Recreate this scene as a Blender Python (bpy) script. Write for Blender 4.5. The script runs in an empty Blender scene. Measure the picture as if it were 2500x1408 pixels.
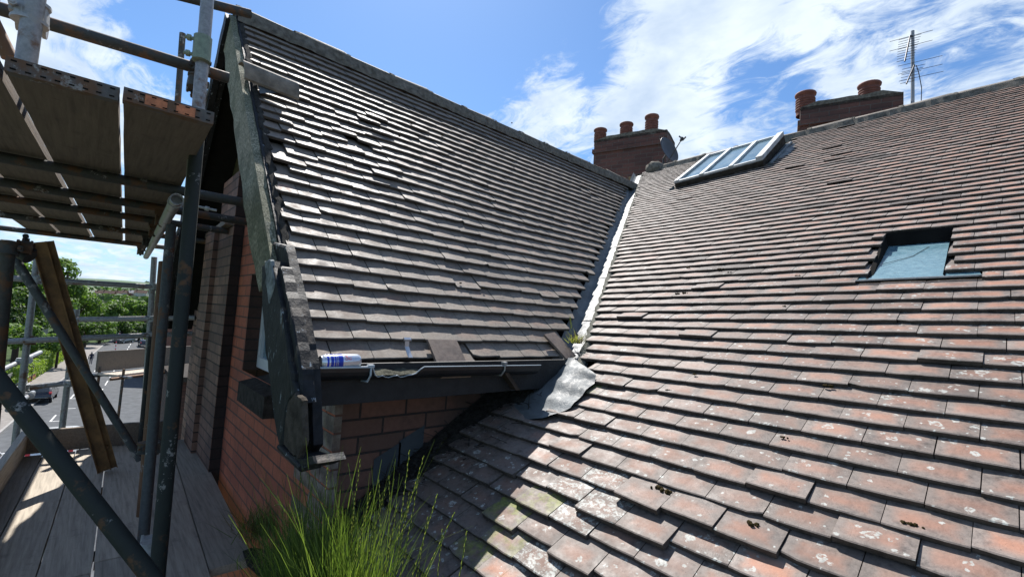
import bpy, bmesh, math, random
from mathutils import Vector, Matrix, noise
random.seed(7)
RND = random.Random(11)
# ------------------------------------------------------------------ camera
F = 1113.98                                    # focal length in pixels of a 2500 px wide frame
RM = [[0.674, 0.736, 0.062], [-0.008, 0.092, -0.996], [-0.739, 0.670, 0.068]]
_yaw, _pit, _rol = math.radians(47.79629283), math.radians(-3.89334236), math.radians(3.57094478)
def _mat(r): return Matrix(r)
_B = _mat(((1, 0, 0), (0, 0, -1), (0, 1, 0)))
_Ry = _mat(((math.cos(_yaw), 0, math.sin(_yaw)), (0, 1, 0), (-math.sin(_yaw), 0, math.cos(_yaw))))
_Rx = _mat(((1, 0, 0), (0, math.cos(_pit), -math.sin(_pit)), (0, math.sin(_pit), math.cos(_pit))))
_Rz = _mat(((math.cos(_rol), -math.sin(_rol), 0), (math.sin(_rol), math.cos(_rol), 0), (0, 0, 1)))
RM = _Rz @ _Rx @ _Ry @ _B                      # rows: camera right, down, forward in world axes
CAM = Vector((0, 0, 10.0))
scene = bpy.context.scene
col = scene.collection
cd = bpy.data.cameras.new('camera'); cam = bpy.data.objects.new('camera', cd); col.objects.link(cam)
rt, dn, fw = RM[0], RM[1], RM[2]
cam.matrix_world = Matrix(((rt[0], -dn[0], -fw[0], CAM[0]), (rt[1], -dn[1], -fw[1], CAM[1]), (rt[2], -dn[2], -fw[2], CAM[2]), (0, 0, 0, 1)))
cd.sensor_width = 36; cd.lens = 36 * F / 2500; cd.clip_start = 0.05; cd.clip_end = 9000
scene.camera = cam
# ------------------------------------------------------------------ sun, sky, exposure
SUN = Vector((-0.53, 0.258, 0.79)).normalized()
sl = bpy.data.lights.new('sun', 'SUN'); so = bpy.data.objects.new('sun', sl); col.objects.link(so)
sl.energy = 5.0; sl.angle = math.radians(0.5); sl.color = (1.0, 0.955, 0.90)
so.location = (0, 0, 60); so.rotation_euler = SUN.to_track_quat('Z', 'Y').to_euler()
scene.view_settings.view_transform = 'Standard'; scene.view_settings.look = 'None'
scene.view_settings.exposure = 0.80; scene.view_settings.gamma = 1.0
SUN_EL = math.asin(SUN.z); SUN_ROT = math.atan2(SUN.x, SUN.y)
world = bpy.data.worlds.new("World"); scene.world = world; world.use_nodes = True
def ray(u, v): return (rt * ((u - 1250) / F) + dn * ((v - 704) / F) + fw)
def build_world():
    nt = world.node_tree; nt.nodes.clear(); N = nt.nodes.new; L = nt.links.new
    out = N('ShaderNodeOutputWorld'); bg = N('ShaderNodeBackground'); bg.inputs[1].default_value = 0.10
    sky = N('ShaderNodeTexSky'); sky.sky_type = 'NISHITA'; sky.sun_disc = False
    sky.sun_elevation = SUN_EL; sky.sun_rotation = SUN_ROT; sky.altitude = 100; sky.air_density = 1.0; sky.dust_density = 0.35; sky.ozone_density = 2.5
    hs = N('ShaderNodeHueSaturation'); hs.inputs['Saturation'].default_value = 1.02; hs.inputs['Value'].default_value = 0.80
    tnt = N('ShaderNodeMix'); tnt.data_type = 'RGBA'; tnt.blend_type = 'MULTIPLY'; tnt.inputs[0].default_value = 1; L(sky.outputs[0], tnt.inputs[6]); tnt.inputs[7].default_value = (.76, .96, 1.14, 1); L(tnt.outputs[2], hs.inputs['Color'])
    tc = N('ShaderNodeTexCoord'); sep = N('ShaderNodeSeparateXYZ'); L(tc.outputs['Generated'], sep.inputs[0])
    def M(op, a, b=None, c=None, clamp=False):
        n = N('ShaderNodeMath'); n.operation = op; n.use_clamp = clamp
        for i, v in enumerate((a, b, c)):
            if v is None: continue
            if isinstance(v, (int, float)): n.inputs[i].default_value = v
            else: L(v, n.inputs[i])
        return n.outputs[0]
    z = M('MAXIMUM', sep.outputs[2], 0.0); hz = M('MULTIPLY', M('SUBTRACT', 1, M('DIVIDE', z, .30), clamp=True), .8); zz = M('ADD', z, 0.16)
    px = M('DIVIDE', sep.outputs[0], zz); py = M('DIVIDE', sep.outputs[1], zz)
    cmb = N('ShaderNodeCombineXYZ'); L(px, cmb.inputs[0]); L(py, cmb.inputs[1])
    def noise_(scale, detail, rough, dist, off, stretch=(1, 1, 1), rot=0):
        mp = N('ShaderNodeMapping'); mp.inputs['Location'].default_value = off; mp.inputs['Scale'].default_value = stretch; mp.inputs['Rotation'].default_value = (0, 0, rot)
        L(cmb.outputs[0], mp.inputs[0]); n = N('ShaderNodeTexNoise'); n.inputs['Scale'].default_value = scale; n.inputs['Detail'].default_value = detail
        n.inputs['Roughness'].default_value = rough; n.inputs['Distortion'].default_value = dist; L(mp.outputs[0], n.inputs['Vector']); return n.outputs['Fac']
    n1 = noise_(2.0, 8, 0.62, 0.35, (3.1, 1.7, 0)); n2 = noise_(6.0, 9, 0.66, 0.9, (0.3, 5.2, 0), (1, 1.7, 1), 0.6)
    dens = M('ADD', M('MULTIPLY', n1, 0.48), M('MULTIPLY', n2, 0.52))
    # where the air is clear and where cloud gathers: directions in the sky
    def lobe(u, v, width):
        d = ray(u, v).normalized(); dp = N('ShaderNodeVectorMath'); dp.operation = 'DOT_PRODUCT'; L(tc.outputs['Generated'], dp.inputs[0]); dp.inputs[1].default_value = d
        mr = N('ShaderNodeMapRange'); mr.interpolation_type = 'SMOOTHSTEP'; mr.inputs[1].default_value = math.cos(math.radians(width)); mr.inputs[2].default_value = 1.0; mr.inputs[3].default_value = 0; mr.inputs[4].default_value = 1; L(dp.outputs['Value'], mr.inputs[0]); return mr.outputs[0]
    for (u, v, w, a) in CLOUD_LOBES: dens = M('ADD', dens, M('MULTIPLY', lobe(u, v, w), a))
    mr = N('ShaderNodeMapRange'); mr.interpolation_type = 'SMOOTHSTEP'; L(dens, mr.inputs[0]); mr.inputs[1].default_value = 0.46; mr.inputs[2].default_value = 0.64; mr.inputs[3].default_value = 0; mr.inputs[4].default_value = 0.93
    shade = noise_(3.5, 5, 0.6, 0.2, (8, 2, 0)); cr = N('ShaderNodeValToRGB'); L(shade, cr.inputs[0])
    cr.color_ramp.elements[0].position = 0.3; cr.color_ramp.elements[0].color = (3.5, 4.3, 5.4, 1); cr.color_ramp.elements[1].position = 0.62; cr.color_ramp.elements[1].color = (5.6, 6.2, 6.7, 1)
    mx = N('ShaderNodeMix'); mx.data_type = 'RGBA'; L(mr.outputs[0], mx.inputs[0]); hm = N('ShaderNodeMix'); hm.data_type = 'RGBA'; L(hz, hm.inputs[0]); L(hs.outputs[0], hm.inputs[6]); hm.inputs[7].default_value = (3.1, 4.6, 6.2, 1); L(hm.outputs[2], mx.inputs[6]); L(cr.outputs[0], mx.inputs[7])
    L(mx.outputs[2], bg.inputs[0]); L(bg.outputs[0], out.inputs[0])
CLOUD_LOBES = [(900, 60, 24, -0.30), (1150, 0, 14, -0.12), (1650, 200, 20, 0.07), (1250, 210, 10, 0.17), (200, 60, 13, 0.17), (2000, 60, 26, 0.06), (2480, 260, 13, 0.12), (430, 40, 7, -0.18), (250, 640, 14, 0.06), (2330, 170, 6, -0.12), (1870, 230, 6, -0.12), (1420, 60, 8, -0.10), (1600, 330, 7, .08), (1450, 200, 5, -.06)]
build_world()

# ------------------------------------------------------------------ small helpers
V = Vector
X, Y, Z = V((1, 0, 0)), V((0, 1, 0)), V((0, 0, 1))
PM, PG = math.radians(31.52429496), math.radians(47.723269)
HM, HG = 7.2745992 * .165, 8.46460398 * .165
MU = V((0, math.cos(PM), math.sin(PM))); NM = V((0, -math.sin(PM), math.cos(PM)))
GU = V((-math.cos(PG), 0, math.sin(PG))); NG = V((math.sin(PG), 0, math.cos(PG)))
FM, FG = CAM - NM * HM, CAM - NG * HG
def hit(u, v, n, p): r = ray(u, v); return CAM + r * (n.dot(p - CAM) / n.dot(r))
def onM(u, v, h=0): return hit(u, v, NM, FM + NM * h)
def onG(u, v, h=0): return hit(u, v, NG, FG + NG * h)
def onx(u, v, x): return hit(u, v, X, V((x, 0, 0)))
def ony(u, v, y): return hit(u, v, Y, V((0, y, 0)))
def onz(u, v, z): return hit(u, v, Z, V((0, 0, z)))
def atd(u, v, d): return CAM + ray(u, v) * d
def MP(a, b, h): return FM + X * a + MU * b + NM * h
def GP(y, b, h): return FG + Y * y + GU * b + NG * h
def lerp(a, b, t): return a + (b - a) * t

class MB:
    def __init__(s): s.v = []; s.f = []; s.uv = []; s.c = []; s.m = []; s.sm = []
    def add(s, vs, fs, uvs=None, c=None, mi=0, smooth=False):
        o = len(s.v); s.v += [tuple(p) for p in vs]
        for i, f in enumerate(fs):
            s.f.append([o + k for k in f]); s.uv.append(uvs[i] if uvs else None); s.c.append(c or (1, 1, 1, 1)); s.m.append(mi); s.sm.append(smooth)
    def quad(s, a, b, c_, d, **k): s.add([a, b, c_, d], [[0, 1, 2, 3]], **k)
    def hexa(s, p, **k):   # 8 points: bottom 4, top 4
        s.add(p, [[3, 2, 1, 0], [4, 5, 6, 7], [0, 1, 5, 4], [1, 2, 6, 5], [2, 3, 7, 6], [3, 0, 4, 7]], **k)
    def box(s, x0, y0, z0, x1, y1, z1, **k):
        s.hexa([(x0, y0, z0), (x1, y0, z0), (x1, y1, z0), (x0, y1, z0), (x0, y0, z1), (x1, y0, z1), (x1, y1, z1), (x0, y1, z1)], **k)
    def obox(s, o, a, b, c_, **k):   # origin corner and three edge vectors
        s.hexa([o, o + a, o + a + b, o + b, o + c_, o + a + c_, o + a + b + c_, o + b + c_], **k)
    def tube(s, p, q, r, n=14, r2=None, cap=True, hollow=False, **k):
        p, q = V(p), V(q); d = (q - p).normalized(); a = d.orthogonal().normalized(); b = d.cross(a); r2 = r if r2 is None else r2
        k.setdefault('smooth', True)
        vs = [p + (a * math.cos(t) + b * math.sin(t)) * r for t in [2 * math.pi * i / n for i in range(n)]] + [q + (a * math.cos(t) + b * math.sin(t)) * r2 for t in [2 * math.pi * i / n for i in range(n)]]
        s.add(vs, [[i, (i + 1) % n, n + (i + 1) % n, n + i] for i in range(n)], **k)
        if hollow:
            ri = r - .004; e = d * .3
            vs = [P + (a * math.cos(t) + b * math.sin(t)) * R for P, R in ((p, r), (p, ri), (p + e, ri)) for t in [2 * math.pi * i / n for i in range(n)]]
            s.add(vs, [[(i + 1) % n, i, n + i, n + (i + 1) % n] for i in range(n)] + [[n + (i + 1) % n, n + i, 2 * n + i, 2 * n + (i + 1) % n] for i in range(n)], **k)
            s.add(vs[2 * n:], [list(range(n))])
        elif cap:
            kk = dict(k); kk['smooth'] = False; s.add(vs[:n], [list(range(n))[::-1]], **kk)
        if cap: s.add(vs0(q, a, b, r2, n), [list(range(n))], **{**k, 'smooth': False})
    def path(s, pts, rad, n=8, **k):
        for i in range(len(pts) - 1):
            r0 = rad[i] if isinstance(rad, (list, tuple)) else rad; r1 = rad[i + 1] if isinstance(rad, (list, tuple)) else rad
            s.tube(pts[i], pts[i + 1], r0, n, r2=r1, **k)
    def lathe(s, c, axis, prof, n=20, **k):
        axis = V(axis).normalized(); a = axis.orthogonal().normalized(); b = axis.cross(a); c = V(c); k.setdefault('smooth', True)
        vs = [c + axis * h + (a * math.cos(2 * math.pi * i / n) + b * math.sin(2 * math.pi * i / n)) * r for r, h in prof for i in range(n)]
        s.add(vs, [[j * n + i, j * n + (i + 1) % n, (j + 1) * n + (i + 1) % n, (j + 1) * n + i] for j in range(len(prof) - 1) for i in range(n)], uvs=[[(i / n, j / (len(prof) - 1)), ((i + 1) / n, j / (len(prof) - 1)), ((i + 1) / n, (j + 1) / (len(prof) - 1)), (i / n, (j + 1) / (len(prof) - 1))] for j in range(len(prof) - 1) for i in range(n)], **k)
    def blob(s, c, r, seed=0, n=8, amp=.25, flat=1.0, **k):
        c = V(c); vs = []; m = n // 2 + 1; k.setdefault('smooth', True)
        for j in range(m + 1):
            th = math.pi * j / m
            for i in range(n):
                ph = 2 * math.pi * i / n; d = V((math.sin(th) * math.cos(ph), math.sin(th) * math.sin(ph), math.cos(th) * flat))
                vs.append(c + d * (r if isinstance(r, (int, float)) else r) * (1 + amp * noise.noise(d * 2.3 + V((seed * 3.1, seed, 0)))))
        s.add(vs, [[j * n + i, j * n + (i + 1) % n, (j + 1) * n + (i + 1) % n, (j + 1) * n + i] for j in range(m) for i in range(n)], **k)
    def build(s, name, mats, parent=None):
        me = bpy.data.meshes.new(name); me.from_pydata(s.v, [], s.f); me.update()
        if not isinstance(mats, (list, tuple)): mats = [mats]
        for m in mats: me.materials.append(m)
        uvl = me.uv_layers.new(name='UVMap'); ca = me.color_attributes.new('tc', 'FLOAT_COLOR', 'CORNER')
        uvs = []; cs = []
        for pi, p in enumerate(me.polygons):
            u = s.uv[pi]
            if u is None:
                n = p.normal; ax = max(range(3), key=lambda i: abs(n[i]))
                for vi in p.vertices:
                    c_ = s.v[vi]; uvs += ([c_[1], c_[2]] if ax == 0 else [c_[0], c_[2]] if ax == 1 else [c_[0], c_[1]])
            else:
                for q in u: uvs += list(q)
            cs += list(s.c[pi]) * len(p.vertices)
        me.uv_layers['UVMap'].data.foreach_set('uv', uvs); me.color_attributes['tc'].data.foreach_set('color', cs)
        me.polygons.foreach_set('material_index', s.m); me.polygons.foreach_set('use_smooth', s.sm); me.update()
        o = bpy.data.objects.new(name, me); col.objects.link(o)
        if parent is not None: o.parent = parent; o.matrix_parent_inverse = parent.matrix_basis.inverted()
        return o
def vs0(q, a, b, r, n): return [q + (a * math.cos(t) + b * math.sin(t)) * r for t in [2 * math.pi * i / n for i in range(n)]]
def tag(o, label, cat=None, group=None, kind=None):
    if label: o['label'] = label
    if cat: o['category'] = cat
    if group: o['group'] = group
    if kind: o['kind'] = kind
    return o
def empty(name, loc, label, cat, group=None):
    o = bpy.data.objects.new(name, None); col.objects.link(o); o.location = loc; o.empty_display_size = .1
    return tag(o, label, cat, group)

# ------------------------------------------------------------------ materials
class Mat:
    def __init__(s, name, base=(.5, .5, .5), rough=.8, metal=0, spec=.5):
        s.m = bpy.data.materials.new(name); s.m.use_nodes = True; s.nt = s.m.node_tree; s.b = s.nt.nodes['Principled BSDF']
        s.b.inputs['Base Color'].default_value = (*base, 1); s.b.inputs['Roughness'].default_value = rough; s.b.inputs['Metallic'].default_value = metal; s.b.inputs['Specular IOR Level'].default_value = spec
        s._tc = None
    def N(s, t): return s.nt.nodes.new(t)
    def L(s, a, b): s.nt.links.new(a, b)
    def tc(s, w='Object'):
        if not s._tc: s._tc = s.N('ShaderNodeTexCoord')
        return s._tc.outputs[w]
    def noise(s, scale, detail=4, rough=.55, vec=None, stretch=None, dist=0):
        n = s.N('ShaderNodeTexNoise'); n.inputs['Scale'].default_value = scale; n.inputs['Detail'].default_value = detail; n.inputs['Roughness'].default_value = rough; n.inputs['Distortion'].default_value = dist
        v = vec or s.tc()
        if stretch:
            mp = s.N('ShaderNodeMapping'); mp.inputs['Scale'].default_value = stretch; s.L(v, mp.inputs[0]); v = mp.outputs[0]
        s.L(v, n.inputs['Vector']); return n.outputs['Fac']
    def ramp(s, fac, stops):
        r = s.N('ShaderNodeValToRGB'); e = r.color_ramp.elements
        while len(e) < len(stops): e.new(.5)
        for i, (p, c) in enumerate(stops): e[i].position = p; e[i].color = (*c, 1) if len(c) == 3 else c
        s.L(fac, r.inputs[0]); return r.outputs[0]
    def math(s, op, a, b=None, c=None, clamp=False):
        n = s.N('ShaderNodeMath'); n.operation = op; n.use_clamp = clamp
        for i, v in enumerate((a, b, c)):
            if v is None: continue
            if isinstance(v, (int, float)): n.inputs[i].default_value = v
            else: s.L(v, n.inputs[i])
        return n.outputs[0]
    def step(s, v, a, b, o0=0, o1=1):
        n = s.N('ShaderNodeMapRange'); n.interpolation_type = 'SMOOTHSTEP'; s.L(v, n.inputs[0])
        n.inputs[1].default_value = a; n.inputs[2].default_value = b; n.inputs[3].default_value = o0; n.inputs[4].default_value = o1; return n.outputs[0]
    def mix(s, f, a, b, mode='MIX'):
        n = s.N('ShaderNodeMix'); n.data_type = 'RGBA'; n.blend_type = mode
        for i, v in ((0, f), (6, a), (7, b)):
            if isinstance(v, (int, float)): n.inputs[i].default_value = v
            elif isinstance(v, tuple): n.inputs[i].default_value = (*v, 1)
            else: s.L(v, n.inputs[i])
        return n.outputs[2]
    def col(s, v): s.L(v, s.b.inputs['Base Color']); return s
    def rough(s, v): s.L(v, s.b.inputs['Roughness']); return s
    def bump(s, h, strength=.5, dist=.01):
        b = s.N('ShaderNodeBump'); b.inputs['Strength'].default_value = strength; b.inputs['Distance'].default_value = dist; s.L(h, b.inputs['Height']); s.L(b.outputs[0], s.b.inputs['Normal']); return s
    def attr(s, name='tc'):
        a = s.N('ShaderNodeVertexColor'); a.layer_name = name; return a
def plain(name, base, rough=.7, metal=0, var=.35, scale=12, bump=0, spec=.5):
    m = Mat(name, base, rough, metal, spec); f = m.noise(scale, 6, .6)
    d = tuple(x * (1 - var) for x in base); l = tuple(min(1, x * (1 + var * .8)) for x in base)
    m.col(m.ramp(f, [(.3, d), (.7, l)]))
    if bump: m.bump(m.noise(scale * 6, 5, .7), bump, .01)
    if rough >= .9: m.b.inputs['Specular IOR Level'].default_value = .12
    return m.m

def tile_material(name, salmon, grey, dark, lichen=True, gloss=.5):
    m = Mat(name); a = m.attr(); sp = m.N('ShaderNodeSeparateColor'); m.L(a.outputs[0], sp.inputs[0])
    red, val, lic = sp.outputs[0], sp.outputs[1], sp.outputs[2]
    uv = m.N('ShaderNodeUVMap'); uv.uv_map = 'UVMap'; su = m.N('ShaderNodeSeparateXYZ'); m.L(uv.outputs[0], su.inputs[0]); u, v = su.outputs[0], su.outputs[1]
    e_u = m.math('MULTIPLY', m.math('MINIMUM', u, m.math('SUBTRACT', 1, u)), 1.65)
    e_v = m.math('MINIMUM', m.math('ADD', v, .04), m.math('MULTIPLY', m.math('SUBTRACT', 1.06, v), .9))
    nb = m.noise(14, 5, .65); nf = m.noise(60, 5, .7); nl = m.noise(3.2, 3, .5)
    e = m.math('ADD', m.math('MINIMUM', e_u, e_v), m.math('MULTIPLY', m.math('SUBTRACT', nb, .5), .42))
    core = m.math('MULTIPLY', m.step(e, .09, .50), red, clamp=True)
    g = m.ramp(m.math('ADD', m.math('MULTIPLY', nf, .6), m.math('MULTIPLY', nb, .4)), [(.32, dark), (.5, grey), (.72, tuple(min(1, x * 1.35) for x in grey))])
    sal = m.ramp(m.math('ADD', m.math('MULTIPLY', nf, .4), m.math('MULTIPLY', nb, .6)), [(.3, tuple(x * .72 for x in salmon)), (.7, tuple(min(1, x * 1.2) for x in salmon))])
    c = m.mix(core, g, sal)
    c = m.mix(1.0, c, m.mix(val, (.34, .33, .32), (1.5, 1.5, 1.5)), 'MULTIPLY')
    stn = m.step(m.noise(2.1, 5, .65, dist=.4), .50, .70); c = m.mix(m.math('MULTIPLY', stn, .45), c, dark)
    stk = m.step(m.noise(9, 4, .7, stretch=(1, .16, .16)), .56, .70); c = m.mix(m.math('MULTIPLY', stk, .35), c, dark)
    pit = m.step(m.noise(150, 2, .5), .68, .74); c = m.mix(m.math('MULTIPLY', pit, .55), c, (.05, .04, .035))
    if lichen:
        def rings(scale, thr, r0, r1, off):
            mp = m.N('ShaderNodeMapping'); mp.inputs['Location'].default_value = off; m.L(m.tc(), mp.inputs[0])
            wob = m.N('ShaderNodeTexNoise'); wob.inputs['Scale'].default_value = scale * 2.2; wob.inputs['Detail'].default_value = 3; m.L(mp.outputs[0], wob.inputs['Vector'])
            vm = m.N('ShaderNodeMix'); vm.data_type = 'VECTOR'; vm.inputs[0].default_value = .035 * 22 / scale; m.L(mp.outputs[0], vm.inputs[4]); m.L(wob.outputs['Color'], vm.inputs[5])
            vo = m.N('ShaderNodeTexVoronoi'); vo.inputs['Scale'].default_value = scale; m.L(vm.outputs[1], vo.inputs['Vector'])
            cs = m.N('ShaderNodeSeparateColor'); m.L(vo.outputs['Color'], cs.inputs[0]); sel = m.math('GREATER_THAN', m.math('ADD', cs.outputs[0], m.math('MULTIPLY', lic, .55)), thr)
            rad = m.math('MULTIPLY', m.math('ADD', cs.outputs[1], .35), .75)
            d = m.math('DIVIDE', vo.outputs['Distance'], rad)
            outer = m.step(d, r1, r1 + .10, 1, 0); inner = m.step(d, r0 - .12, r0, .25, 1)
            return m.math('MULTIPLY', m.math('MULTIPLY', outer, inner), sel)
        k = m.math('MAXIMUM', rings(24, 1.02, .26, .40, (1.3, .2, .7)), rings(60, 1.0, .2, .42, (.1, 3.2, .4)))
        br = m.step(m.noise(95, 3, .6), .36, .52)
        crust = m.math('MULTIPLY', m.step(m.noise(34, 6, .75), .50, .56), m.step(lic, .62, .8))
        k = m.math('MULTIPLY', m.math('MAXIMUM', k, crust), br, clamp=True)
        c = m.mix(m.math('MULTIPLY', k, .85), c, m.ramp(nf, [(.3, (.24, .255, .235)), (.7, (.50, .51, .47))]))
    mo_ = m.math('MULTIPLY', m.step(m.noise(17, 5, .7), .42, .6), m.math('MULTIPLY', a.outputs[1], m.step(v, .1, .9, .5, 1)), clamp=True) if lichen else None
    if mo_: c = m.mix(mo_, c, m.ramp(nf, [(.3, (.08, .09, .02)), (.7, (.24, .26, .06))]))
    m.col(c); m.rough(m.step(nb, .2, .8, gloss - .1, gloss + .22)); m.b.inputs['Specular IOR Level'].default_value = .42
    m.bump(m.math('ADD', m.math('MULTIPLY', nf, .6), m.math('MULTIPLY', m.noise(160, 3, .6), .4)), .35, .004)
    return m.m
T_MAIN = tile_material('clay_tile_red', (.290, .142, .092), (.165, .136, .118), (.052, .042, .036), True, .58)
T_GABLE = tile_material('clay_tile_weathered', (.26, .155, .112), (.190, .160, .130), (.088, .070, .058), False, .60)
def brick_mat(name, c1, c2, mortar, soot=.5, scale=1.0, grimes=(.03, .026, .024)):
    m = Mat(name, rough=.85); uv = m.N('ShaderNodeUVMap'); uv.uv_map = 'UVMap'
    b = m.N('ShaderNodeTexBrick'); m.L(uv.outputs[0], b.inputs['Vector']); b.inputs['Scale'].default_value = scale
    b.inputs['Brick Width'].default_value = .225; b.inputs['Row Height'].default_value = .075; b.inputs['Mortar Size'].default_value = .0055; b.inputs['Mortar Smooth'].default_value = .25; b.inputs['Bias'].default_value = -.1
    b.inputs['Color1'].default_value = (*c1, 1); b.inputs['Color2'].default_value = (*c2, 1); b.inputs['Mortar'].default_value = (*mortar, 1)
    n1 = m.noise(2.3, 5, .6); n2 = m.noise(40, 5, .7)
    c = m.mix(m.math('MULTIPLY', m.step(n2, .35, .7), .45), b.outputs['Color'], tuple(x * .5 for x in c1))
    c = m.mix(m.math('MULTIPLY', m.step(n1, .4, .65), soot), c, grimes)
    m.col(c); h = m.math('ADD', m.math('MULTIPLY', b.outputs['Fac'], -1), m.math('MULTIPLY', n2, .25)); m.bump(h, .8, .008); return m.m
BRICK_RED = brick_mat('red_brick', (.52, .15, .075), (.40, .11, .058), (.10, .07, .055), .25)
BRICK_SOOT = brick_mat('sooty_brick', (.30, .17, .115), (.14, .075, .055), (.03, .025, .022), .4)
BRICK_DARK = brick_mat('dark_brick', (.12, .055, .04), (.075, .04, .03), (.03, .025, .022), .6)
BRICK_CHIM = brick_mat('chimney_brick', (.15, .066, .052), (.075, .036, .031), (.13, .115, .10), .35)
BRICK_PALE = brick_mat('pale_quoin_brick', (.34, .24, .19), (.15, .105, .085), (.05, .04, .035), .35)
MORTAR = plain('ridge_mortar', (.17, .155, .13), .95, var=.5, scale=25, bump=.8)
RIDGE = plain('ridge_tile_clay', (.21, .18, .145), .8, var=.45, scale=14, bump=.4)
def black_paint():
    m = Mat('flaking_black_paint', rough=.62, spec=.25); n = m.noise(7, 6, .7, stretch=(1, 1, .35)); f = m.noise(26, 5, .7)
    c = m.ramp(f, [(.35, (.006, .007, .008)), (.7, (.022, .023, .025))])
    wood = m.ramp(m.noise(30, 5, .7), [(.3, (.03, .024, .02)), (.7, (.09, .075, .06))])
    c = m.mix(m.step(n, .60, .66), c, wood); white = m.step(m.noise(30, 5, .75, stretch=(1.3, 1, .45)), .625, .66)
    c = m.mix(m.math('MULTIPLY', white, .8), c, (.34, .40, .44)); m.col(c); m.bump(m.math('ADD', n, m.math('MULTIPLY', f, .5)), .6, .01); return m.m
BLACK = black_paint()
def moss_board():
    m = Mat('mossy_bargeboard', rough=.95); n = m.noise(120, 4, .7, stretch=(1, 1, .45)); b = m.noise(6, 5, .6)
    c = m.ramp(n, [(.35, (.075, .08, .05)), (.50, (.27, .262, .18)), (.66, (.55, .52, .40))]); c = m.mix(m.math('MULTIPLY', m.step(b, .45, .6), .5), c, (.08, .095, .05))
    m.col(c); m.bump(n, 1.0, .012); return m.m
MOSSB = moss_board()
def lead_mat():
    m = Mat('lead_sheet', rough=.65, metal=.0, spec=.25); n = m.noise(5, 5, .6, dist=.6); f = m.noise(30, 5, .7)
    m.col(m.ramp(m.math('ADD', m.math('MULTIPLY', n, .65), m.math('MULTIPLY', f, .35)), [(.3, (.075, .083, .087)), (.5, (.115, .13, .138)), (.7, (.20, .22, .225))])); m.rough(m.step(f, .3, .7, .4, .65)); m.bump(m.math('ADD', n, f), .35, .01); return m.m
LEAD = lead_mat()
def steel(name, base, rust=.2, rough=.45):
    m = Mat(name, base, rough, .25, .4); n = m.noise(9, 6, .65); f = m.noise(60, 4, .6)
    c = m.ramp(f, [(.3, tuple(x * .7 for x in base)), (.7, tuple(x * 1.25 for x in base))]); c = m.mix(m.math('MULTIPLY', m.step(n, .62 - rust * .5, .70 - rust * .3), .85), c, (.15, .075, .035))
    c = m.mix(m.math('MULTIPLY', m.step(m.noise(6.5, 6, .75), .60, .64), .8), c, (.30, .29, .27)); m.col(c); m.rough(m.step(f, .2, .8, rough - .1, rough + .2)); m.bump(f, .12, .004); return m.m
GALV = steel('galvanised_steel', (.27, .275, .28), .12, .36); GALVD = steel('dark_scaffold_steel', (.060, .062, .058), .3, .6)
RUSTY = steel('rusty_steel', (.17, .10, .06), .8, .6); GREENT = steel('green_scaffold_tube', (.028, .033, .029), .12, .72); BLUET = steel('blue_grey_tube', (.075, .082, .082), .12, .6); COUP = steel('coupler_steel', (.34, .35, .35), .1, .4)
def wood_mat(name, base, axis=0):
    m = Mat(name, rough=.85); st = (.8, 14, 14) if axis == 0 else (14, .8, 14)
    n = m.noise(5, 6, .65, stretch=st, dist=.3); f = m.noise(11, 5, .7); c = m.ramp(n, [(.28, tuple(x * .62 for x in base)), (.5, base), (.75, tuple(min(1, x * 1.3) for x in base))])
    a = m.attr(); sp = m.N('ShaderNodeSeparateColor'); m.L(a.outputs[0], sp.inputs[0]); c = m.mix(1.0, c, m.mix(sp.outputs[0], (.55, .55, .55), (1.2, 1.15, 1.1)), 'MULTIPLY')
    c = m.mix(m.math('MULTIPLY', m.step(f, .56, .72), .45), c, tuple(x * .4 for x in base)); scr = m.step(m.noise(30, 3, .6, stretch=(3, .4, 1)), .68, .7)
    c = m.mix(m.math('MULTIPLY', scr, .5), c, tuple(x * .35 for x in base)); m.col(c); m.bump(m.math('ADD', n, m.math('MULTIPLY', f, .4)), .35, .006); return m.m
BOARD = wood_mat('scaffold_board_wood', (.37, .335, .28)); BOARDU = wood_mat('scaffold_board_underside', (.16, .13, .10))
BAND = steel('board_end_band', (.12, .115, .11), .45, .7); BANDO = plain('orange_band_paint', (.50, .17, .07), .6, var=.4, scale=60)
GLASS = Mat('rooflight_glass', (.10, .17, .21), .08, 0, 1.0)
GLASS.col(GLASS.ramp(GLASS.noise(3, 4, .6), [(.3, (.09, .155, .20)), (.7, (.16, .25, .30))])); GLASS.rough(GLASS.step(GLASS.noise(8, 4, .6), .3, .7, .06, .22)); GLASS = GLASS.m
DGLASS = Mat('dirty_glass', (.14, .24, .29), .25, 0, .9); DGLASS.col(DGLASS.ramp(DGLASS.noise(40, 5, .7), [(.35, (.08, .16, .20)), (.6, (.13, .24, .28)), (.75, (.22, .31, .33))])); DGLASS.rough(DGLASS.step(DGLASS.noise(12, 4, .6), .3, .7, .15, .4)); DGLASS = DGLASS.m
FRAMEW = plain('pale_painted_frame', (.48, .50, .50), .5, var=.35, scale=10, bump=.1)
WHITE = plain('white_window_paint', (.74, .76, .78), .35, var=.06)
POT = plain('terracotta_pot', (.17, .060, .042), .8, var=.35, scale=14)
DIRT = plain('dark_debris', (.05, .045, .040), .95, var=.7, scale=40, bump=1)
GMOSS = plain('gutter_moss', (.11, .11, .085), .95, var=.7, scale=60, bump=1)
MOSS = plain('moss', (.055, .040, .014), 1, var=.6, scale=50, bump=1)
YMOSS = plain('yellow_green_moss', (.17, .19, .045), 1, var=.5, scale=60, bump=1)
GUTB = plain('black_gutter_plastic', (.012, .013, .015), .35, var=.5, scale=20, bump=.15)
GUTW = plain('pale_gutter_inside', (.42, .48, .52), .4, var=.1)
FASC = plain('black_fascia', (.012, .012, .013), .6, var=.7, scale=18, bump=.5)
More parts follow.
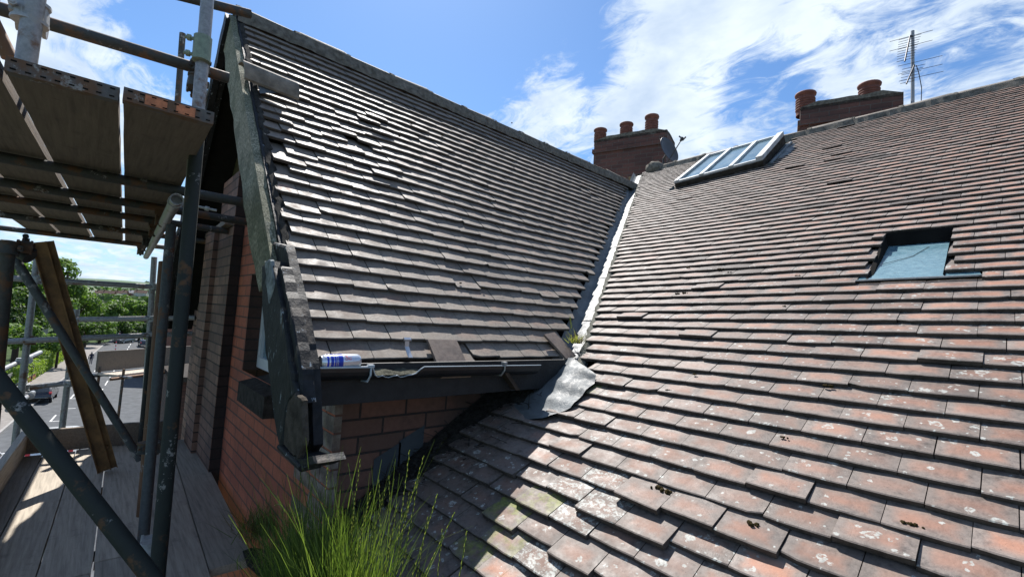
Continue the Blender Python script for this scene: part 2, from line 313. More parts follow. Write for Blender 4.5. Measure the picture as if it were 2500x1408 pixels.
STONE = plain('dark_stone_sill', (.055, .048, .042), .9, var=.5, scale=20, bump=.6)
VOID = plain('roof_felt_dark', (.012, .011, .010), 1, var=.3)
def leaf_mat(name, c0, c1, tr=.35):
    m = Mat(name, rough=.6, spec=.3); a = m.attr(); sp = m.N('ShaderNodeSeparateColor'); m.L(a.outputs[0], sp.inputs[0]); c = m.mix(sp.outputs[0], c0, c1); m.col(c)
    t = m.N('ShaderNodeBsdfTranslucent'); m.L(m.mix(1.0, c, (1.6, 1.7, .7), 'MULTIPLY'), t.inputs[0]); ms = m.N('ShaderNodeMixShader'); ms.inputs[0].default_value = tr
    out = [n for n in m.nt.nodes if n.type == 'OUTPUT_MATERIAL'][0]; m.L(m.b.outputs[0], ms.inputs[1]); m.L(t.outputs[0], ms.inputs[2]); m.L(ms.outputs[0], out.inputs[0]); return m.m
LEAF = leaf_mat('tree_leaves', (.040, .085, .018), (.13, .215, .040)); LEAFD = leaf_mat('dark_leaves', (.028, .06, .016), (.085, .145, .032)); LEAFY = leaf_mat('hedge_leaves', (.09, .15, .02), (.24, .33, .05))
GRASSM = leaf_mat('green_grass_blades', (.035, .065, .016), (.150, .205, .055), .5); SEEDM = leaf_mat('grass_seed_heads', (.16, .19, .06), (.36, .38, .14), .4); DRYM = leaf_mat('dry_grass', (.07, .05, .025), (.20, .15, .08), .25)
BARK = plain('bark', (.06, .045, .035), .9, var=.4, scale=20, bump=.6)
print('materials done')
# ================================================================== THE HOUSE
def warp(a, b): return b + (a + .5) * (-.04 + .05 * min(b, 2.3))
def unwarp(a, bt):
    b = bt
    for _ in range(12): b = bt - (a + .5) * (-.04 + .05 * min(b, 2.3))
    return b
def MW(a, b, h): return MP(a, warp(a, b), h)
def aM(P): return P.x
def bM(P): return (P - FM).dot(MU)
def yG(P): return P.y
def bG(P): return (P - FG).dot(GU)
TP, TG = math.tan(PM), math.tan(PG)
def x_valley(y, drop=0.0):    # where the two slopes meet, drop = both planes lowered by this much
    zm = FM.z + (y - FM.y) * TP - drop / math.cos(PM); return FG.x - (zm + drop / math.cos(PG) - FG.z) / TG
EAVE_X, WALL_X, WALL_Y, VERGE_Y = -1.68, -1.93, .79, .594
B_RM = 7.15; B_RG = 4.12
RIDGE_GX = FG.x - B_RG * math.cos(PG); RIDGE_GZ = FG.z + B_RG * math.sin(PG)
house = empty('brick_house', (0, 2, 0), 'old red brick house with two weathered clay tiled roof slopes meeting in a lead valley', 'house')

def tile(mb, surf, uL, uR, b, length, gauge, colr, lift=0, rot=0, thick=.0125, tilt=.15, camber=.0025, uL1=None, uR1=None, chip=.0011, seed=0, nu=5):
    """one clay tile: surf(u, b, h) -> point; butt at b, running up the slope by length"""
    uL1 = uL if uL1 is None else uL1; uR1 = uR if uR1 is None else uR1
    vs = []; vv = [0, .004, gauge * .5, gauge * 1.02, length]
    w = uR - uL; jit = [RND.uniform(-chip, chip) for _ in range(nu)]
    if RND.random() < .05: jit[0 if RND.random() < .5 else -1] += RND.uniform(.004, .014)
    um = (uL + uR) / 2; um = (uL + uR) / 2
    tw = RND.uniform(-.003, .003)
    for j, v in enumerate(vv):
        for i in range(nu):
            t = i / (nu - 1); u = lerp(lerp(uL, uR, t), lerp(uL1, uR1, t), v / length)
            hh = -tilt * v + lift * (1 - v / length) + camber * (1 - (2 * t - 1) ** 2) + tw * (t - .5) * (1 - v / length)
            if j == 0: hh -= .0022
            bb = b + v + (jit[i] if j < 2 else 0) + rot * (u - um)
            if j < 2 and i in (0, nu - 1): bb += .0025
            vs.append(surf(u, bb, hh))
    k = len(vs); low = []
    for i in range(nu):
        t = i / (nu - 1); u = lerp(uL, uR, t); vs.append(surf(u, b + jit[i] + rot * (u - um) + .001, lift + camber * (1 - (2 * t - 1) ** 2) - thick + tw * (t - .5)))
    for (j, v) in ((2, vv[2]), (4, vv[4])):
        for i, (a0, a1) in ((0, (uL, uL1)), (nu - 1, (uR, uR1))):
            u = lerp(a0, a1, v / length); vs.append(surf(u, b + v + rot * (u - um), -tilt * v + lift * (1 - v / length) - thick))
    fs = []; uv = []
    for j in range(4):
        for i in range(nu - 1):
            fs.append([j * nu + i, j * nu + i + 1, (j + 1) * nu + i + 1, (j + 1) * nu + i])
            uv.append([(i / (nu - 1), vv[j] / gauge), ((i + 1) / (nu - 1), vv[j] / gauge), ((i + 1) / (nu - 1), vv[j + 1] / gauge), (i / (nu - 1), vv[j + 1] / gauge)])
    for i in range(nu - 1): fs.append([k + i, k + i + 1, i + 1, i]); uv.append([(.02, 0)] * 4)
    bl, br = k, k + nu - 1; s0, s1, s2, s3 = k + nu, k + nu + 1, k + nu + 2, k + nu + 3
    fs += [[0, nu, 2 * nu, s0, bl][::-1] if False else [bl, 0, nu, 2 * nu, s0], [s0, 2 * nu, 3 * nu, 4 * nu, s2], [nu - 1, br, s1, 3 * nu - 1, 2 * nu - 1], [3 * nu - 1, s1, s3, 5 * nu - 1, 4 * nu - 1]]
    uv += [[(.02, .0)] * 5] * 4
    ntop = 4 * (nu - 1); mb.add(vs, fs[:ntop], uvs=uv[:ntop], c=colr, smooth=False); mb.add(vs, fs[ntop:], uvs=uv[ntop:], c=(colr[0] * .3, .12, 0, 0))  # butts and sides tinted dark: shade between the courses painted into the colour

# -------- main roof slope
def pxM(u, v, h=0): P = onM(u, v, h); return aM(P), bM(P)
dark_spots = [(pxM(1790, 668), .22, .10), (pxM(1700, 640), .10, .05), (pxM(1900, 520), .28, .05), (pxM(2190, 495), .22, .05), (pxM(1780, 340 + 60), .3, .05), (pxM(2080, 395), .3, .06), (pxM(1990, 470), .18, .05), (pxM(1555, 620), .08, .05), (pxM(2220, 330), .3, .05)]
lichen_spots = [(pxM(1390, 1180), .10), (pxM(1490, 1205), .10), (pxM(1380, 1240), .08), (pxM(1240, 1385), .08), (pxM(1770, 1245), .07), (pxM(1830, 1350), .07), (pxM(1300, 1340), .07)]
moss_spots = [(pxM(1260, 1235), .07), (pxM(1235, 1310), .09), (pxM(1300, 1245), .06), (pxM(1180, 1345), .06), (pxM(1415, 975), .06), (pxM(1420, 940), .06), (pxM(1750, 1240), .05)]
slips = [(pxM(1520, 1262), .030, .008), (pxM(1610, 1225), .012, .014), (pxM(1700, 1262), .008, .012), (pxM(1420, 1300), .020, .008), (pxM(1250, 1270), .022, .008), (pxM(1860, 1330), .014, .012), (pxM(1330, 1235), .008, .010), (pxM(1480, 925), .010, .008)]
orange_spots = [pxM(2480, 775), pxM(2480, 1320), pxM(1840, 1330), pxM(2250, 620), pxM(2460, 600), pxM(2470, 660), pxM(1220, 1345)]
GA = .0962
WIN = dict(b0=2.60, b1=3.20)
aw0 = pxM(2148, 600)[0]; aw1 = pxM(2322, 580)[0]; awb0 = pxM(2092, 678)[0]; awb1 = pxM(2398, 668)[0]
wb0 = unwarp((awb0 + awb1) / 2, pxM(2245, 676)[1]); wb1 = unwarp((aw0 + aw1) / 2, pxM(2235, 560)[1])
SK = [pxM(1650, 446), pxM(1866, 392), pxM(1915, 350), pxM(1730, 395)]
sk_a0, sk_a1 = SK[0][0], SK[1][0]; sk_b0 = unwarp(sk_a0, SK[0][1]); 
mt = MB(); mtn = []
k0 = int((2.321 - .03) / GA); off = 0.0
for k in range(k0, -60, -1):
    b = 2.321 - GA * k
    if b > B_RM - .05: break
    off = (off + .0825 + RND.uniform(-.018, .018)) % .165
    if k == 4: off = (-.5105) % .165
    n0 = int((-4.3) / .165) - 1
    slipx = 0
    for n in range(n0, int(1.6 / .165) + 1):
        a0 = n * .165 + off; a1 = a0 + .165
        bt = warp((a0 + a1) / 2, b); Pm = MP(a0, bt, 0); y = Pm.y
        gap = RND.uniform(.0004, .0018)
        uL, uR = a0 + gap, a1 - gap; uL1 = uL; uR1 = uR
        if y > 1.93:
            e0 = x_valley(y) + .115 + RND.uniform(-.012, .012); e1 = x_valley(y + .15) + .115
        elif y > 1.58: e0 = e1 = -1.50
        else: e0 = e1 = -1.80 + RND.uniform(-.03, .03)
        if a1 < max(e0, e1) + .02: 
            if a1 < e0 + .03: continue
        uL = max(uL, e0); uL1 = max(uL1, e1)
        if uR - uL < .02 or uR1 - uL1 < .008: continue
        am = (uL + uR) / 2
        # the opening of the small rooflight
        if wb0 - .045 < b < wb1 - .01:
            lo, hi = (awb0, awb1) if b < wb0 + .03 else (aw0, aw1)
            if uR > lo and uL < hi:
                if am < (lo + hi) / 2: 
                    if lo - uL < .05: continue
                    uR = uR1 = min(uR, lo)
                else:
                    if uR - hi < .05: continue
                    uL = uL1 = max(uL, hi)
        if sk_b0 - .02 < b < sk_b0 + 1.35 and sk_a0 - .02 < am < sk_a1 + .10: continue
        red = min(1, max(.02, .16 + .60 * (am + 1.75) / 1.75 + .07 * max(0, b - 1.5) + RND.gauss(0, .15))); val = min(1, max(.1, .55 + RND.gauss(0, .09))); far_ = min(1, max(0, (b - 1.8) / 3.0)); lic = RND.uniform(-.1, .45) + (.14 if am > -.9 and b < 2.2 else 0)
        if b > 3: lic *= .5; val += .10
        lift = abs(RND.gauss(0, .0010)); rot = RND.gauss(0, .004); slip = RND.gauss(0, .0014)
        for (ca, cb), ra, rb in dark_spots:
            if abs(am - ca) < ra and abs(bt - cb) < rb and RND.random() < .85: red *= .25; val = .06 + RND.random() * .12; lic *= .5
        for (ca, cb), r in lichen_spots:
            if math.hypot(am - ca, bt + .05 - cb) < r: lic = .9 + RND.random() * .1; val = .42; red = max(red, .45)
        for ca, cb in orange_spots:
            if abs(am - ca) < .08 and 0 <= cb - bt < GA * 1.05: red = 1.0; val = .8; lic *= .5
        if RND.random() < .02: lift += RND.uniform(.004, .011); rot += RND.gauss(0, .02)
        if RND.random() < .012: slip -= RND.uniform(.008, .02)
        if b < 1.2 and am < -.4 and RND.random() < .22: lift += RND.uniform(.003, .012); rot += RND.gauss(0, .02); slip -= RND.uniform(0, .012)
        for (ca, cb), ds, dl in slips:
            if abs(am - ca) < .085 and 0 <= cb - bt < GA * 1.05: slip -= ds; lift += dl
        if am < -1.25 and b < .8: lic = max(lic, .3); val = .42
        moss_ = 0.0
        for (ca, cb), r in moss_spots:
            if math.hypot(am - ca, bt + .05 - cb) < r: moss_ = .9
        near = b < 3.2
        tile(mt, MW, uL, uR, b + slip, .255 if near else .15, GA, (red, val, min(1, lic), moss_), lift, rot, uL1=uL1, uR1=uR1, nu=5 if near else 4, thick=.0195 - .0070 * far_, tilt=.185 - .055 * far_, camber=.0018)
mt.build('roof_tiles', T_MAIN, house)
# deck below the tiles, and the far slope behind the ridge
sub = MB()
def msub(a, b): return MW(a, b, -.095)
L_ = []
for i in range(41):
    b = .0 + (B_RM - .0) * i / 40; y = MW(-2.5, b, 0).y; L_.append((max(-4.3, (x_valley(y, .06) if y > 1.9 else -1.93)), b))
for i in range(40):
    (a0, b0), (a1, b1) = L_[i], L_[i + 1]
    if wb0 < (b0 + b1) / 2 < wb1 and False: continue
    sub.quad(msub(a0, b0), msub(1.7, b0), msub(1.7, b1), msub(a1, b1))
sub.build('roof_felt', VOID, house)
rp0, rp1 = MW(-4.4, B_RM, -.03), MW(1.7, B_RM, -.03)
back = MB(); back.quad(rp1, rp0, rp0 + V((0, 3.2, -2.0)), rp1 + V((0, 3.2, -2.0))); back.build('rear_roof_slope', T_GABLE, house)
# eaves wall below the main roof
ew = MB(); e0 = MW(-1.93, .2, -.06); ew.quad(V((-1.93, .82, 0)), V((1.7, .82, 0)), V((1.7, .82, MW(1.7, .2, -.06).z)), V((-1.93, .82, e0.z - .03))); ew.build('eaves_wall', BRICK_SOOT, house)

# -------- ridge tiles
def ridge_run(name, P0, P1, seg, r, label=None):
    d = (P1 - P0); Ln = d.length; d.normalize(); side = d.cross(Z).normalized(); up = side.cross(d).normalized(); mb = MB(); mo = MB(); n = int(Ln / seg)
    for i in range(n):
        s0, s1 = i * seg + .006, (i + 1) * seg - .004; rr = r * RND.uniform(.95, 1.04); tl = RND.gauss(0, .006); off = RND.gauss(0, .004)
        rings = []
        for s, q, t in ((s0, rr * .93, 0), (s0 + .02, rr, 0), ((s0 + s1) / 2, rr * .985, .5), (s1 - .03, rr * .97, 1), (s1, rr * .9, 1)):
            ctr = P0 + d * s + up * (off + tl * t - .035); rings.append([ctr + side * math.cos(a) * q * 1.15 + up * math.sin(a) * q for a in [math.pi * (j / 9) for j in range(10)]])
        vs = [p for R in rings for p in R]; mb.add(vs, [[a * 10 + j, a * 10 + j + 1, (a + 1) * 10 + j + 1, (a + 1) * 10 + j] for a in range(4) for j in range(9)], smooth=True, c=(.4, .5, .4, 1))
        mb.add(rings[0] , [list(range(10))]); mb.add(rings[-1], [list(range(10))[::-1]])
        c0 = P0 + d * s0 - up * .035   # mortar collar at the joint
        w = seg * RND.uniform(.07, .12); rs = [[c0 + d * (q * w - w * .5) + side * math.cos(a) * r * (1.22 + .05 * RND.random()) + up * math.sin(a) * r * (1.03 + .06 * RND.random() * (1 if 0 < q < 1 else .2)) for a in [math.pi * (j / 8) for j in range(9)]] for q in (0, .3, .7, 1)]
        mo.add([p for R in rs for p in R], [[a * 9 + j, a * 9 + j + 1, (a + 1) * 9 + j + 1, (a + 1) * 9 + j] for a in range(3) for j in range(8)])
    # bedding mortar along both sides
    for sgn in (1, -1):
        pts = []; m = int(Ln / .05)
        for i in range(m + 1):
            s = Ln * i / m; o = RND.uniform(-.012, .012); c0 = P0 + d * s; pts += [c0 + side * sgn * (r * 1.12) + up * (.0), c0 + side * sgn * (r * 1.45 + o) + up * (-.075 - o * .5), c0 + side * sgn * (r * 1.5 + o) + up * (-.11)]
        mo.add(pts, [[i * 3 + j, (i + 1) * 3 + j, (i + 1) * 3 + j + 1, i * 3 + j + 1] for i in range(m) for j in range(2)])
    a = mb.build(name, RIDGE, house); mo.build('ridge_mortar', MORTAR, house); return a
ridge_run('ridge_tiles', MW(-4.0, B_RM, .0), MW(1.7, B_RM, .0), .45, .080)
ridge_run('ridge_tiles', V((RIDGE_GX, VERGE_Y - .03, RIDGE_GZ)), V((RIDGE_GX, 6.0, RIDGE_GZ)), .405, .075)

# -------- gable wing slope facing the camera
def GS(y, b, h): return GP(y, b, h + .012 * noise.noise(V((y * .9, b * 1.1, 3))))
gt = MB(); off = 0
GG_ = .0995; kk = 0; b = 1.0155
loose_lo = [(.68, 2.35), (.9, 2.72), (.75, 2.95), (1.05, 2.55), (.7, 3.15)]
while b < B_RG - .04:
    off = (off + .083 + RND.uniform(-.02, .02)) % .166
    if kk == 1: off = .683 - 4 * .166
    for n in range(-1, 34):
        y0 = VERGE_Y + n * .166 + (off % .166 - .166); y1 = y0 + .166; gap = RND.uniform(.0006, .0026)
        u0, u1 = max(VERGE_Y + RND.uniform(-.006, .008), y0 + gap), y1 - gap
        xx = FG.x - b * math.cos(PG)                       # valley end of this course
        zz = FG.z + b * math.sin(PG); yv = (zz - FM.z) / TP + FM.y - .035 + RND.uniform(-.02, .015); yv1 = yv + .16 * math.sin(PG) / TP
        if u1 - u0 < .03 or u0 > yv - .03: continue
        r0, r1 = min(u1, yv), min(u1, yv1)
        if r0 - u0 < .03: continue
        ym = (u0 + r0) / 2; red = min(1, max(0, .16 + RND.gauss(0, .16) + (.14 if b < 1.4 else 0))); val = min(1, max(.12, .58 + RND.gauss(0, .10)))
        if RND.random() < .012: red = .95; val = .75
        lift = abs(RND.gauss(0, .0010)); slip = RND.gauss(0, .0022); rot = RND.gauss(0, .006)
        if RND.random() < .025: lift += RND.uniform(.002, .006); slip -= RND.uniform(0, .010)
        near = .585 < ym < 1.5 and 2.2 < b < 3.3
        if near:
            if RND.random() < .07 * (1.6 - ym): continue
            slip -= abs(RND.gauss(0, .012)); rot += RND.gauss(0, .022); lift += abs(RND.gauss(0, .006))
        if RND.random() < .01 and b > 1.2: slip -= .025
        if kk == 0 and 1.18 < ym < 1.36: slip -= .05; lift += .006; red = .3
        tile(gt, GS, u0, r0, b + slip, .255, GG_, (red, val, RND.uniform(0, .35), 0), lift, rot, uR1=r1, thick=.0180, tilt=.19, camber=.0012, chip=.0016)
    b += GG_; kk += 1
gt.build('gable_roof_tiles', T_GABLE, house)
gs = MB()
ys = [VERGE_Y + .0 + (5.9 - VERGE_Y) * i / 30 for i in range(31)]
zE = FG.z + .97 * math.sin(PG)
for i in range(30):
    b0, b1 = .97 + (B_RG - .97) * i / 30, .97 + (B_RG - .97) * (i + 1) / 30
    y0 = (FG.z + b0 * math.sin(PG) - FM.z) / TP + FM.y; y1 = (FG.z + b1 * math.sin(PG) - FM.z) / TP + FM.y
    gs.quad(GP(VERGE_Y, b0, -.09), GP(y0, b0, -.09), GP(y1, b1, -.09), GP(VERGE_Y, b1, -.09))
# under-eave strip up the valley, the hidden far slope of the wing and the soffit under the verge
gs.build('roof_felt', VOID, house)
far = MB(); xo = 2 * RIDGE_GX - EAVE_X
far.quad(V((RIDGE_GX, 6.2, RIDGE_GZ - .03)), V((RIDGE_GX, VERGE_Y, RIDGE_GZ - .03)), V((xo, VERGE_Y, 9.72)), V((xo, 6.2, 9.72))); far.build('rear_roof_slope', T_GABLE, house)

# -------- lead valley
lv = MB(); rows = []
for i in range(70):
    y = 1.80 + (6.55 - 1.80) * i / 69; xv = x_valley(y, .05); z = FM.z + (y - FM.y) * TP - .05 / math.cos(PM)
    w = .175 + .012 * noise.noise(V((y * 3, 0, 0))); r = []
    for t, s in ((-.06, 1), (-.03, 1), (0, 0), (.035, 1), (.08, 1), (w * .85, 1), (w, 1)):
        hh = .004 * noise.noise(V((y * 9, t * 14, 1)))
        if t < 0: r.append(V((xv + t, y, z - t * TG * 1.0 + hh + .004)))
        else: r.append(V((xv + t, y, z + hh + (.006 if t >= w * .85 else 0) + .004 * (t > .03))))
    rows.append(r)
n = 7; lv.add([p for r in rows for p in r], [[i * n + j, i * n + j + 1, (i + 1) * n + j + 1, (i + 1) * n + j] for i in range(len(rows) - 1) for j in range(n - 1)], smooth=True)
for y in (2.10, 2.42, 3.0, 3.6, 4.2):   # seams between lead sheets
    xv = x_valley(y, .05); z = FM.z + (y - FM.y) * TP - .05 / math.cos(PM); lv.tube(V((xv + .01, y, z + .004)), V((xv + .14, y + .01, z + .014)), .0022, 6)
lv.build('valley_flashing', LEAD, house)
mo = MB(); R = []
for i in range(241):
    y = 1.95 + 4.4 * i / 240; q = .016 * noise.noise(V((y * 16, 0, 0))) + .005 * RND.uniform(-1, 1); xv = x_valley(y); z = FM.z + (y - FM.y) * TP
    R += [V((xv + .092 + q, y, z - .030)), V((xv + .104 + q, y, z - .014 + q * .3)), V((xv + .128, y, z - .012)), V((xv + .15, y, z - .03))]
mo.add(R, [[i * 4 + j, i * 4 + j + 1, (i + 1) * 4 + j + 1, (i + 1) * 4 + j] for i in range(240) for j in range(3)])
mo.build('valley_mortar', plain('pale_mortar', (.13, .13, .11), .95, var=.4, scale=40), house)
# lead apron at the foot of the valley, dressed over the tiles
ap = MB(); NA = 26
top = [(1340, 872), (1372, 868), (1400, 876), (1440, 905), (1458, 922)]; botm = [(1226, 1008), (1262, 1022), (1330, 1024), (1392, 1002), (1452, 938)]
def poly(pts, t):
    t *= len(pts) - 1; i = min(int(t), len(pts) - 2); f = t - i; return (lerp(pts[i][0], pts[i + 1][0], f), lerp(pts[i][1], pts[i + 1][1], f))
vs = []
for j in range(NA):
    for i in range(NA):
        s, t = i / (NA - 1), j / (NA - 1); p0, p1 = poly(top, s), poly(botm, s); u, v = lerp(p0[0], p1[0], t), lerp(p0[1], p1[1], t)
        P = onM(u, v); y = P.y; hb = .010 + .006 * noise.noise(V((P.x * 9, P.y * 13, 2))) + .006 * math.sin(P.y * 60 + 2 * s) * (s * .8 + .2) + .004 * noise.noise(V((P.x * 30, P.y * 30, 5)))
        hb -= .055 * max(0, 1 - s / .5) * (1 - .45 * t)
        vs.append(P + NM * hb)
ap.add(vs, [[j * NA + i, j * NA + i + 1, (j + 1) * NA + i + 1, (j + 1) * NA + i] for j in range(NA - 1) for i in range(NA - 1)], smooth=True)
ap.build('lead_apron', LEAD, house)
apr = MB(); apr.path([vs[(NA - 1) * NA + i] - NM * .004 for i in range(NA)], .003, 6); apr.build('apron_edge', VOID, house)

# -------- walls of the gable wing
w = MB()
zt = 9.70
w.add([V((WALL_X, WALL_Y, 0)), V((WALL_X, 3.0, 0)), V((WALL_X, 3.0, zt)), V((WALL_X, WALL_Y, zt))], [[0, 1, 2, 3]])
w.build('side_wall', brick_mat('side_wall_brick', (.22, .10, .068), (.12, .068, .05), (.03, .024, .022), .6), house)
# front wall with its window opening, piers and quoins
fw_ = MB()
wx0, wx1, wz0 = -3.58, -2.80, 9.54     # window opening: left jamb, right jamb, sill
ztop = lambda x: min(RIDGE_GZ - .12 - abs(x - RIDGE_GX) * TG, 13)
def fq(x0, x1, z0, z1f): fw_.add([V((x0, WALL_Y, z0)), V((x1, WALL_Y, z0)), V((x1, WALL_Y, z1f(x1))), V((x0, WALL_Y, z1f(x0)))], [[0, 1, 2, 3]])
xs_ = 2 * RIDGE_GX - WALL_X
fq(wx1, WALL_X, 0, ztop); fq(wx0, wx1, 0, lambda x: wz0); fq(-3.96, wx0, 0, ztop); fq(wx0, wx1, 10.2, ztop)
fw_.build('front_wall', BRICK_RED, house)
rv = MB(); rv.quad(V((wx0, WALL_Y, wz0)), V((wx0, WALL_Y + .12, wz0)), V((wx0, WALL_Y + .12, 10.2)), V((wx0, WALL_Y, 10.2)))
rv.build('window_reveal', BRICK_DARK, house); rv = MB(); rv.quad(V((wx1, WALL_Y, wz0)), V((wx1, WALL_Y + .12, wz0)), V((wx1, WALL_Y + .12, 10.2)), V((wx1, WALL_Y, 10.2))); rv.build('window_reveal', BRICK_DARK, house)
pr_ = MB(); pr_.box(-4.516, .7185, 0, -3.951, WALL_Y + .05, 11.0); pr_.box(-4.90, .684, 0, -4.50, WALL_Y + .05, 10.6); pr_.box(-5.5, .74, 0, -4.90, WALL_Y + .05, 9.9)
pr_.build('brick_pier', BRICK_SOOT, house)
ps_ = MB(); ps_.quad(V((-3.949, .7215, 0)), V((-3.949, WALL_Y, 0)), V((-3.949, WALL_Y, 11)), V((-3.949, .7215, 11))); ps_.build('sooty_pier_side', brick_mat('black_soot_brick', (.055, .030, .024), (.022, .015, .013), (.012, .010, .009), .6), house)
qn = MB(); 
for i in range(18):   # pale bonded quoin bricks at the corner, a hair proud of the wall
    z0 = 8.50 + i * .075
    if z0 > 9.56: break
    x1 = WALL_X + .003; ln = .215 if i % 2 else .105
    qn.box(x1 - ln, WALL_Y - .004, z0 + .005, x1, WALL_Y + .03, z0 + .07)
    qn.box(x1 - ln - .01 - .105 * (1 + i % 2), WALL_Y - .003, z0 + .005, x1 - ln - .01, WALL_Y + .03, z0 + .07)
qm = Mat('quoin_brick', rough=.9); qf = qm.noise(9, 2, .5); qg = qm.noise(70, 4, .7); qm.col(qm.mix(.35, qm.ramp(qf, [(.40, (.085, .062, .05)), (.5, (.20, .14, .105)), (.60, (.33, .27, .23))]), qm.ramp(qg, [(.3, (.05, .04, .035)), (.7, (.3, .24, .2))]))); qm.bump(qg, .5, .006)
qn.build('quoin', qm.m, house)
win = MB(); win.box(wx0 + .0, WALL_Y + .085, wz0 + .02, wx0 + .06, WALL_Y + .12, 10.20); win.box(wx0 + .06, WALL_Y + .085, wz0 + .02, wx1, WALL_Y + .118, wz0 + .09); win.box(wx1 - .06, WALL_Y + .085, wz0 + .09, wx1, WALL_Y + .12, 10.20); win.box(wx0 + .5, WALL_Y + .088, wz0 + .09, wx0 + .56, WALL_Y + .118, 10.2)
wf = win.build('window', WHITE, house); tag(wf, None)
pn = MB(); pn.quad(V((wx0 + .05, WALL_Y + .105, wz0 + .05)), V((wx1, WALL_Y + .105, wz0 + .05)), V((wx1, WALL_Y + .105, 10.20)), V((wx0 + .05, WALL_Y + .105, 10.20))); pn.build('pane', GLASS, wf)
sil = MB(); s0, s1 = onx, 0; sil.hexa([V((-3.235, .700, 9.40)), V((-2.65, .700, 9.40)), V((-2.65, WALL_Y + .1, 9.40)), V((-3.235, WALL_Y + .1, 9.40)), V((-3.235, .700, 9.515)), V((-2.65, .700, 9.515)), V((-2.65, WALL_Y + .1, 9.56)), V((-3.235, WALL_Y + .1, 9.56))])
sil.build('window_sill', STONE, house)
# far end wall of the wing and the lower wing beyond
fe = MB(); fe.box(xs_ - .0, WALL_Y + .01, 0, xs_ + .2, 4, 9.7); fe.build('side_wall', BRICK_DARK, house)

# -------- bargeboards
def slope_pt(x, y, dz=0):   # point on the gable slope line
    return V((x, y, RIDGE_GZ - abs(x - RIDGE_GX) * TG + dz))
def rough_board(mb, x0, x1, ytop, yback, d0, d1, n=26, jag=.012, seed=0, taper=None):
    """board following the gable slope, between depths d0 and d1 below the slope line (measured square to it)"""
    s = 1 if x1 > RIDGE_GX else -1; nrm = V((s * math.sin(PG), 0, math.cos(PG))); R = []
    for i in range(n + 1):
        t = i / n; x = lerp(x0, x1, t); c0 = slope_pt(x, 0); j0 = jag * noise.noise(V((x * 9, seed, 0))); j1 = jag * 1.5 * noise.noise(V((x * 7, seed + 9, 0)))
        dd = d1 * (taper(t) if taper else 1)
        for (yy, dep) in ((ytop, d0 + j0), (ytop, dd + j1), (yback, dd + j1), (yback, d0 + j0)): p = c0 - nrm * dep; R.append(V((p.x, yy + .35 * j0 * (yy == ytop), p.z)))
    mb.add(R, [[i * 4 + j, i * 4 + (j + 1) % 4, (i + 1) * 4 + (j + 1) % 4, (i + 1) * 4 + j] for i in range(n) for j in range(4)] + [[0, 3, 2, 1], [n * 4, n * 4 + 1, n * 4 + 2, n * 4 + 3]])
XS = -2.06
b1 = MB(); rough_board(b1, RIDGE_GX + .02, XS, .525, .565, .02, .25, 40, .018, 1, lambda t: 1 - .25 * max(0, t - .9) * 10 * .6); b1.build('mossy_bargeboard', MOSSB, house)
b2 = MB(); rough_board(b2, RIDGE_GX, -1.60, .566, .596, .012, .10, 50, .006, 3); b2.build('rotten_bargeboard', BLACK, house)
def ragged(pts, y0, y1, name, mat, jag=.006, sub=7, seed=0):
    P_ = [ony(u, v, y0) for u, v in pts]; out = []
    for i, p in enumerate(P_):
        q = P_[(i + 1) % len(P_)]
        for k in range(sub): c = lerp(p, q, k / sub); out.append(V((c.x + jag * noise.noise(V((c.x * 40, c.z * 40, seed))), y0, c.z + jag * noise.noise(V((c.x * 40, c.z * 40, seed + 5))))))
    n = len(out); cen = sum(out, V()) / n; mb = MB(); bk = [V((p.x, y1, p.z)) for p in out]
    mid = [V((cen.x + (p.x - cen.x) * .93, y0 - .006 + .004 * noise.noise(p * 30), cen.z + (p.z - cen.z) * .97)) for p in out]
    mb.add(out + bk + mid, [[i, (i + 1) % n, n + (i + 1) % n, n + i] for i in range(n)] + [[(i + 1) % n, i, 2 * n + i, 2 * n + (i + 1) % n] for i in range(n)] + [[2 * n + i for i in range(n)], [n + i for i in range(n)][::-1]])
    return mb.build(name, mat, house)
ragged([(664, 590), (700, 600), (736, 760), (760, 900), (766, 1085), (745, 1122), (730, 1040), (722, 930), (694, 760)], .55, .580, 'rotten_bargeboard', BLACK, .003, 12, 1)
ragged([(640, 650), (668, 636), (694, 760), (712, 880), (728, 960), (706, 985), (690, 1100), (676, 1040), (655, 880), (642, 750)], .50, .545, 'rotten_bargeboard', BLACK, .010, 7, 2)
ragged([(676, 650), (690, 652), (716, 770), (738, 900), (744, 985), (722, 990), (712, 880), (690, 750)], .515, .55, 'rotten_bargeboard', BLACK, .008, 6, 3)
ragged([(704, 985), (722, 958), (744, 975), (746, 1075), (734, 1118), (712, 1104), (696, 1082)], .494, .503, 'rotten_timber_end', plain('bare_grey_wood', (.085, .072, .058), .95, var=.5, scale=22, bump=1), .008, 5, 4)
ragged([(648, 640), (664, 632), (672, 690), (660, 740)], .494, .50, 'peeling_paint', plain('pale_flaking_paint', (.30, .33, .33), .9, var=.6, scale=30, bump=1), .014, 6, 6)
fs_ = MB(); fs_.path([ony(684, 1090, .50), ony(708, 1112, .495), ony(738, 1142, .49), ony(782, 1132, .53)], .011, 8); fs_.build('foot_moulding', BLACK, house)
ragged([(712, 1108), (742, 1120), (770, 1112), (776, 1130), (742, 1144), (706, 1118)], .495, .575, 'foot_block', BLACK, .004, 4, 8)
b3 = MB(); rough_board(b3, RIDGE_GX - .02, xo + .1, .50, .54, .02, .13, 40, .015, 11); rough_board(b3, RIDGE_GX - .02, xo, .545, .58, .0, .12, 40, .01, 12)
b3.build('bargeboard', BLACK, house)
fl = MB(); rough_board(fl, RIDGE_GX - .3, xo + .25, .488, .496, .05, .09, 46, .04, 14); fl.build('peeling_board', plain('peeling_wood', (.20, .20, .19), .9, var=.6, scale=25, bump=1), house)
sf = MB()
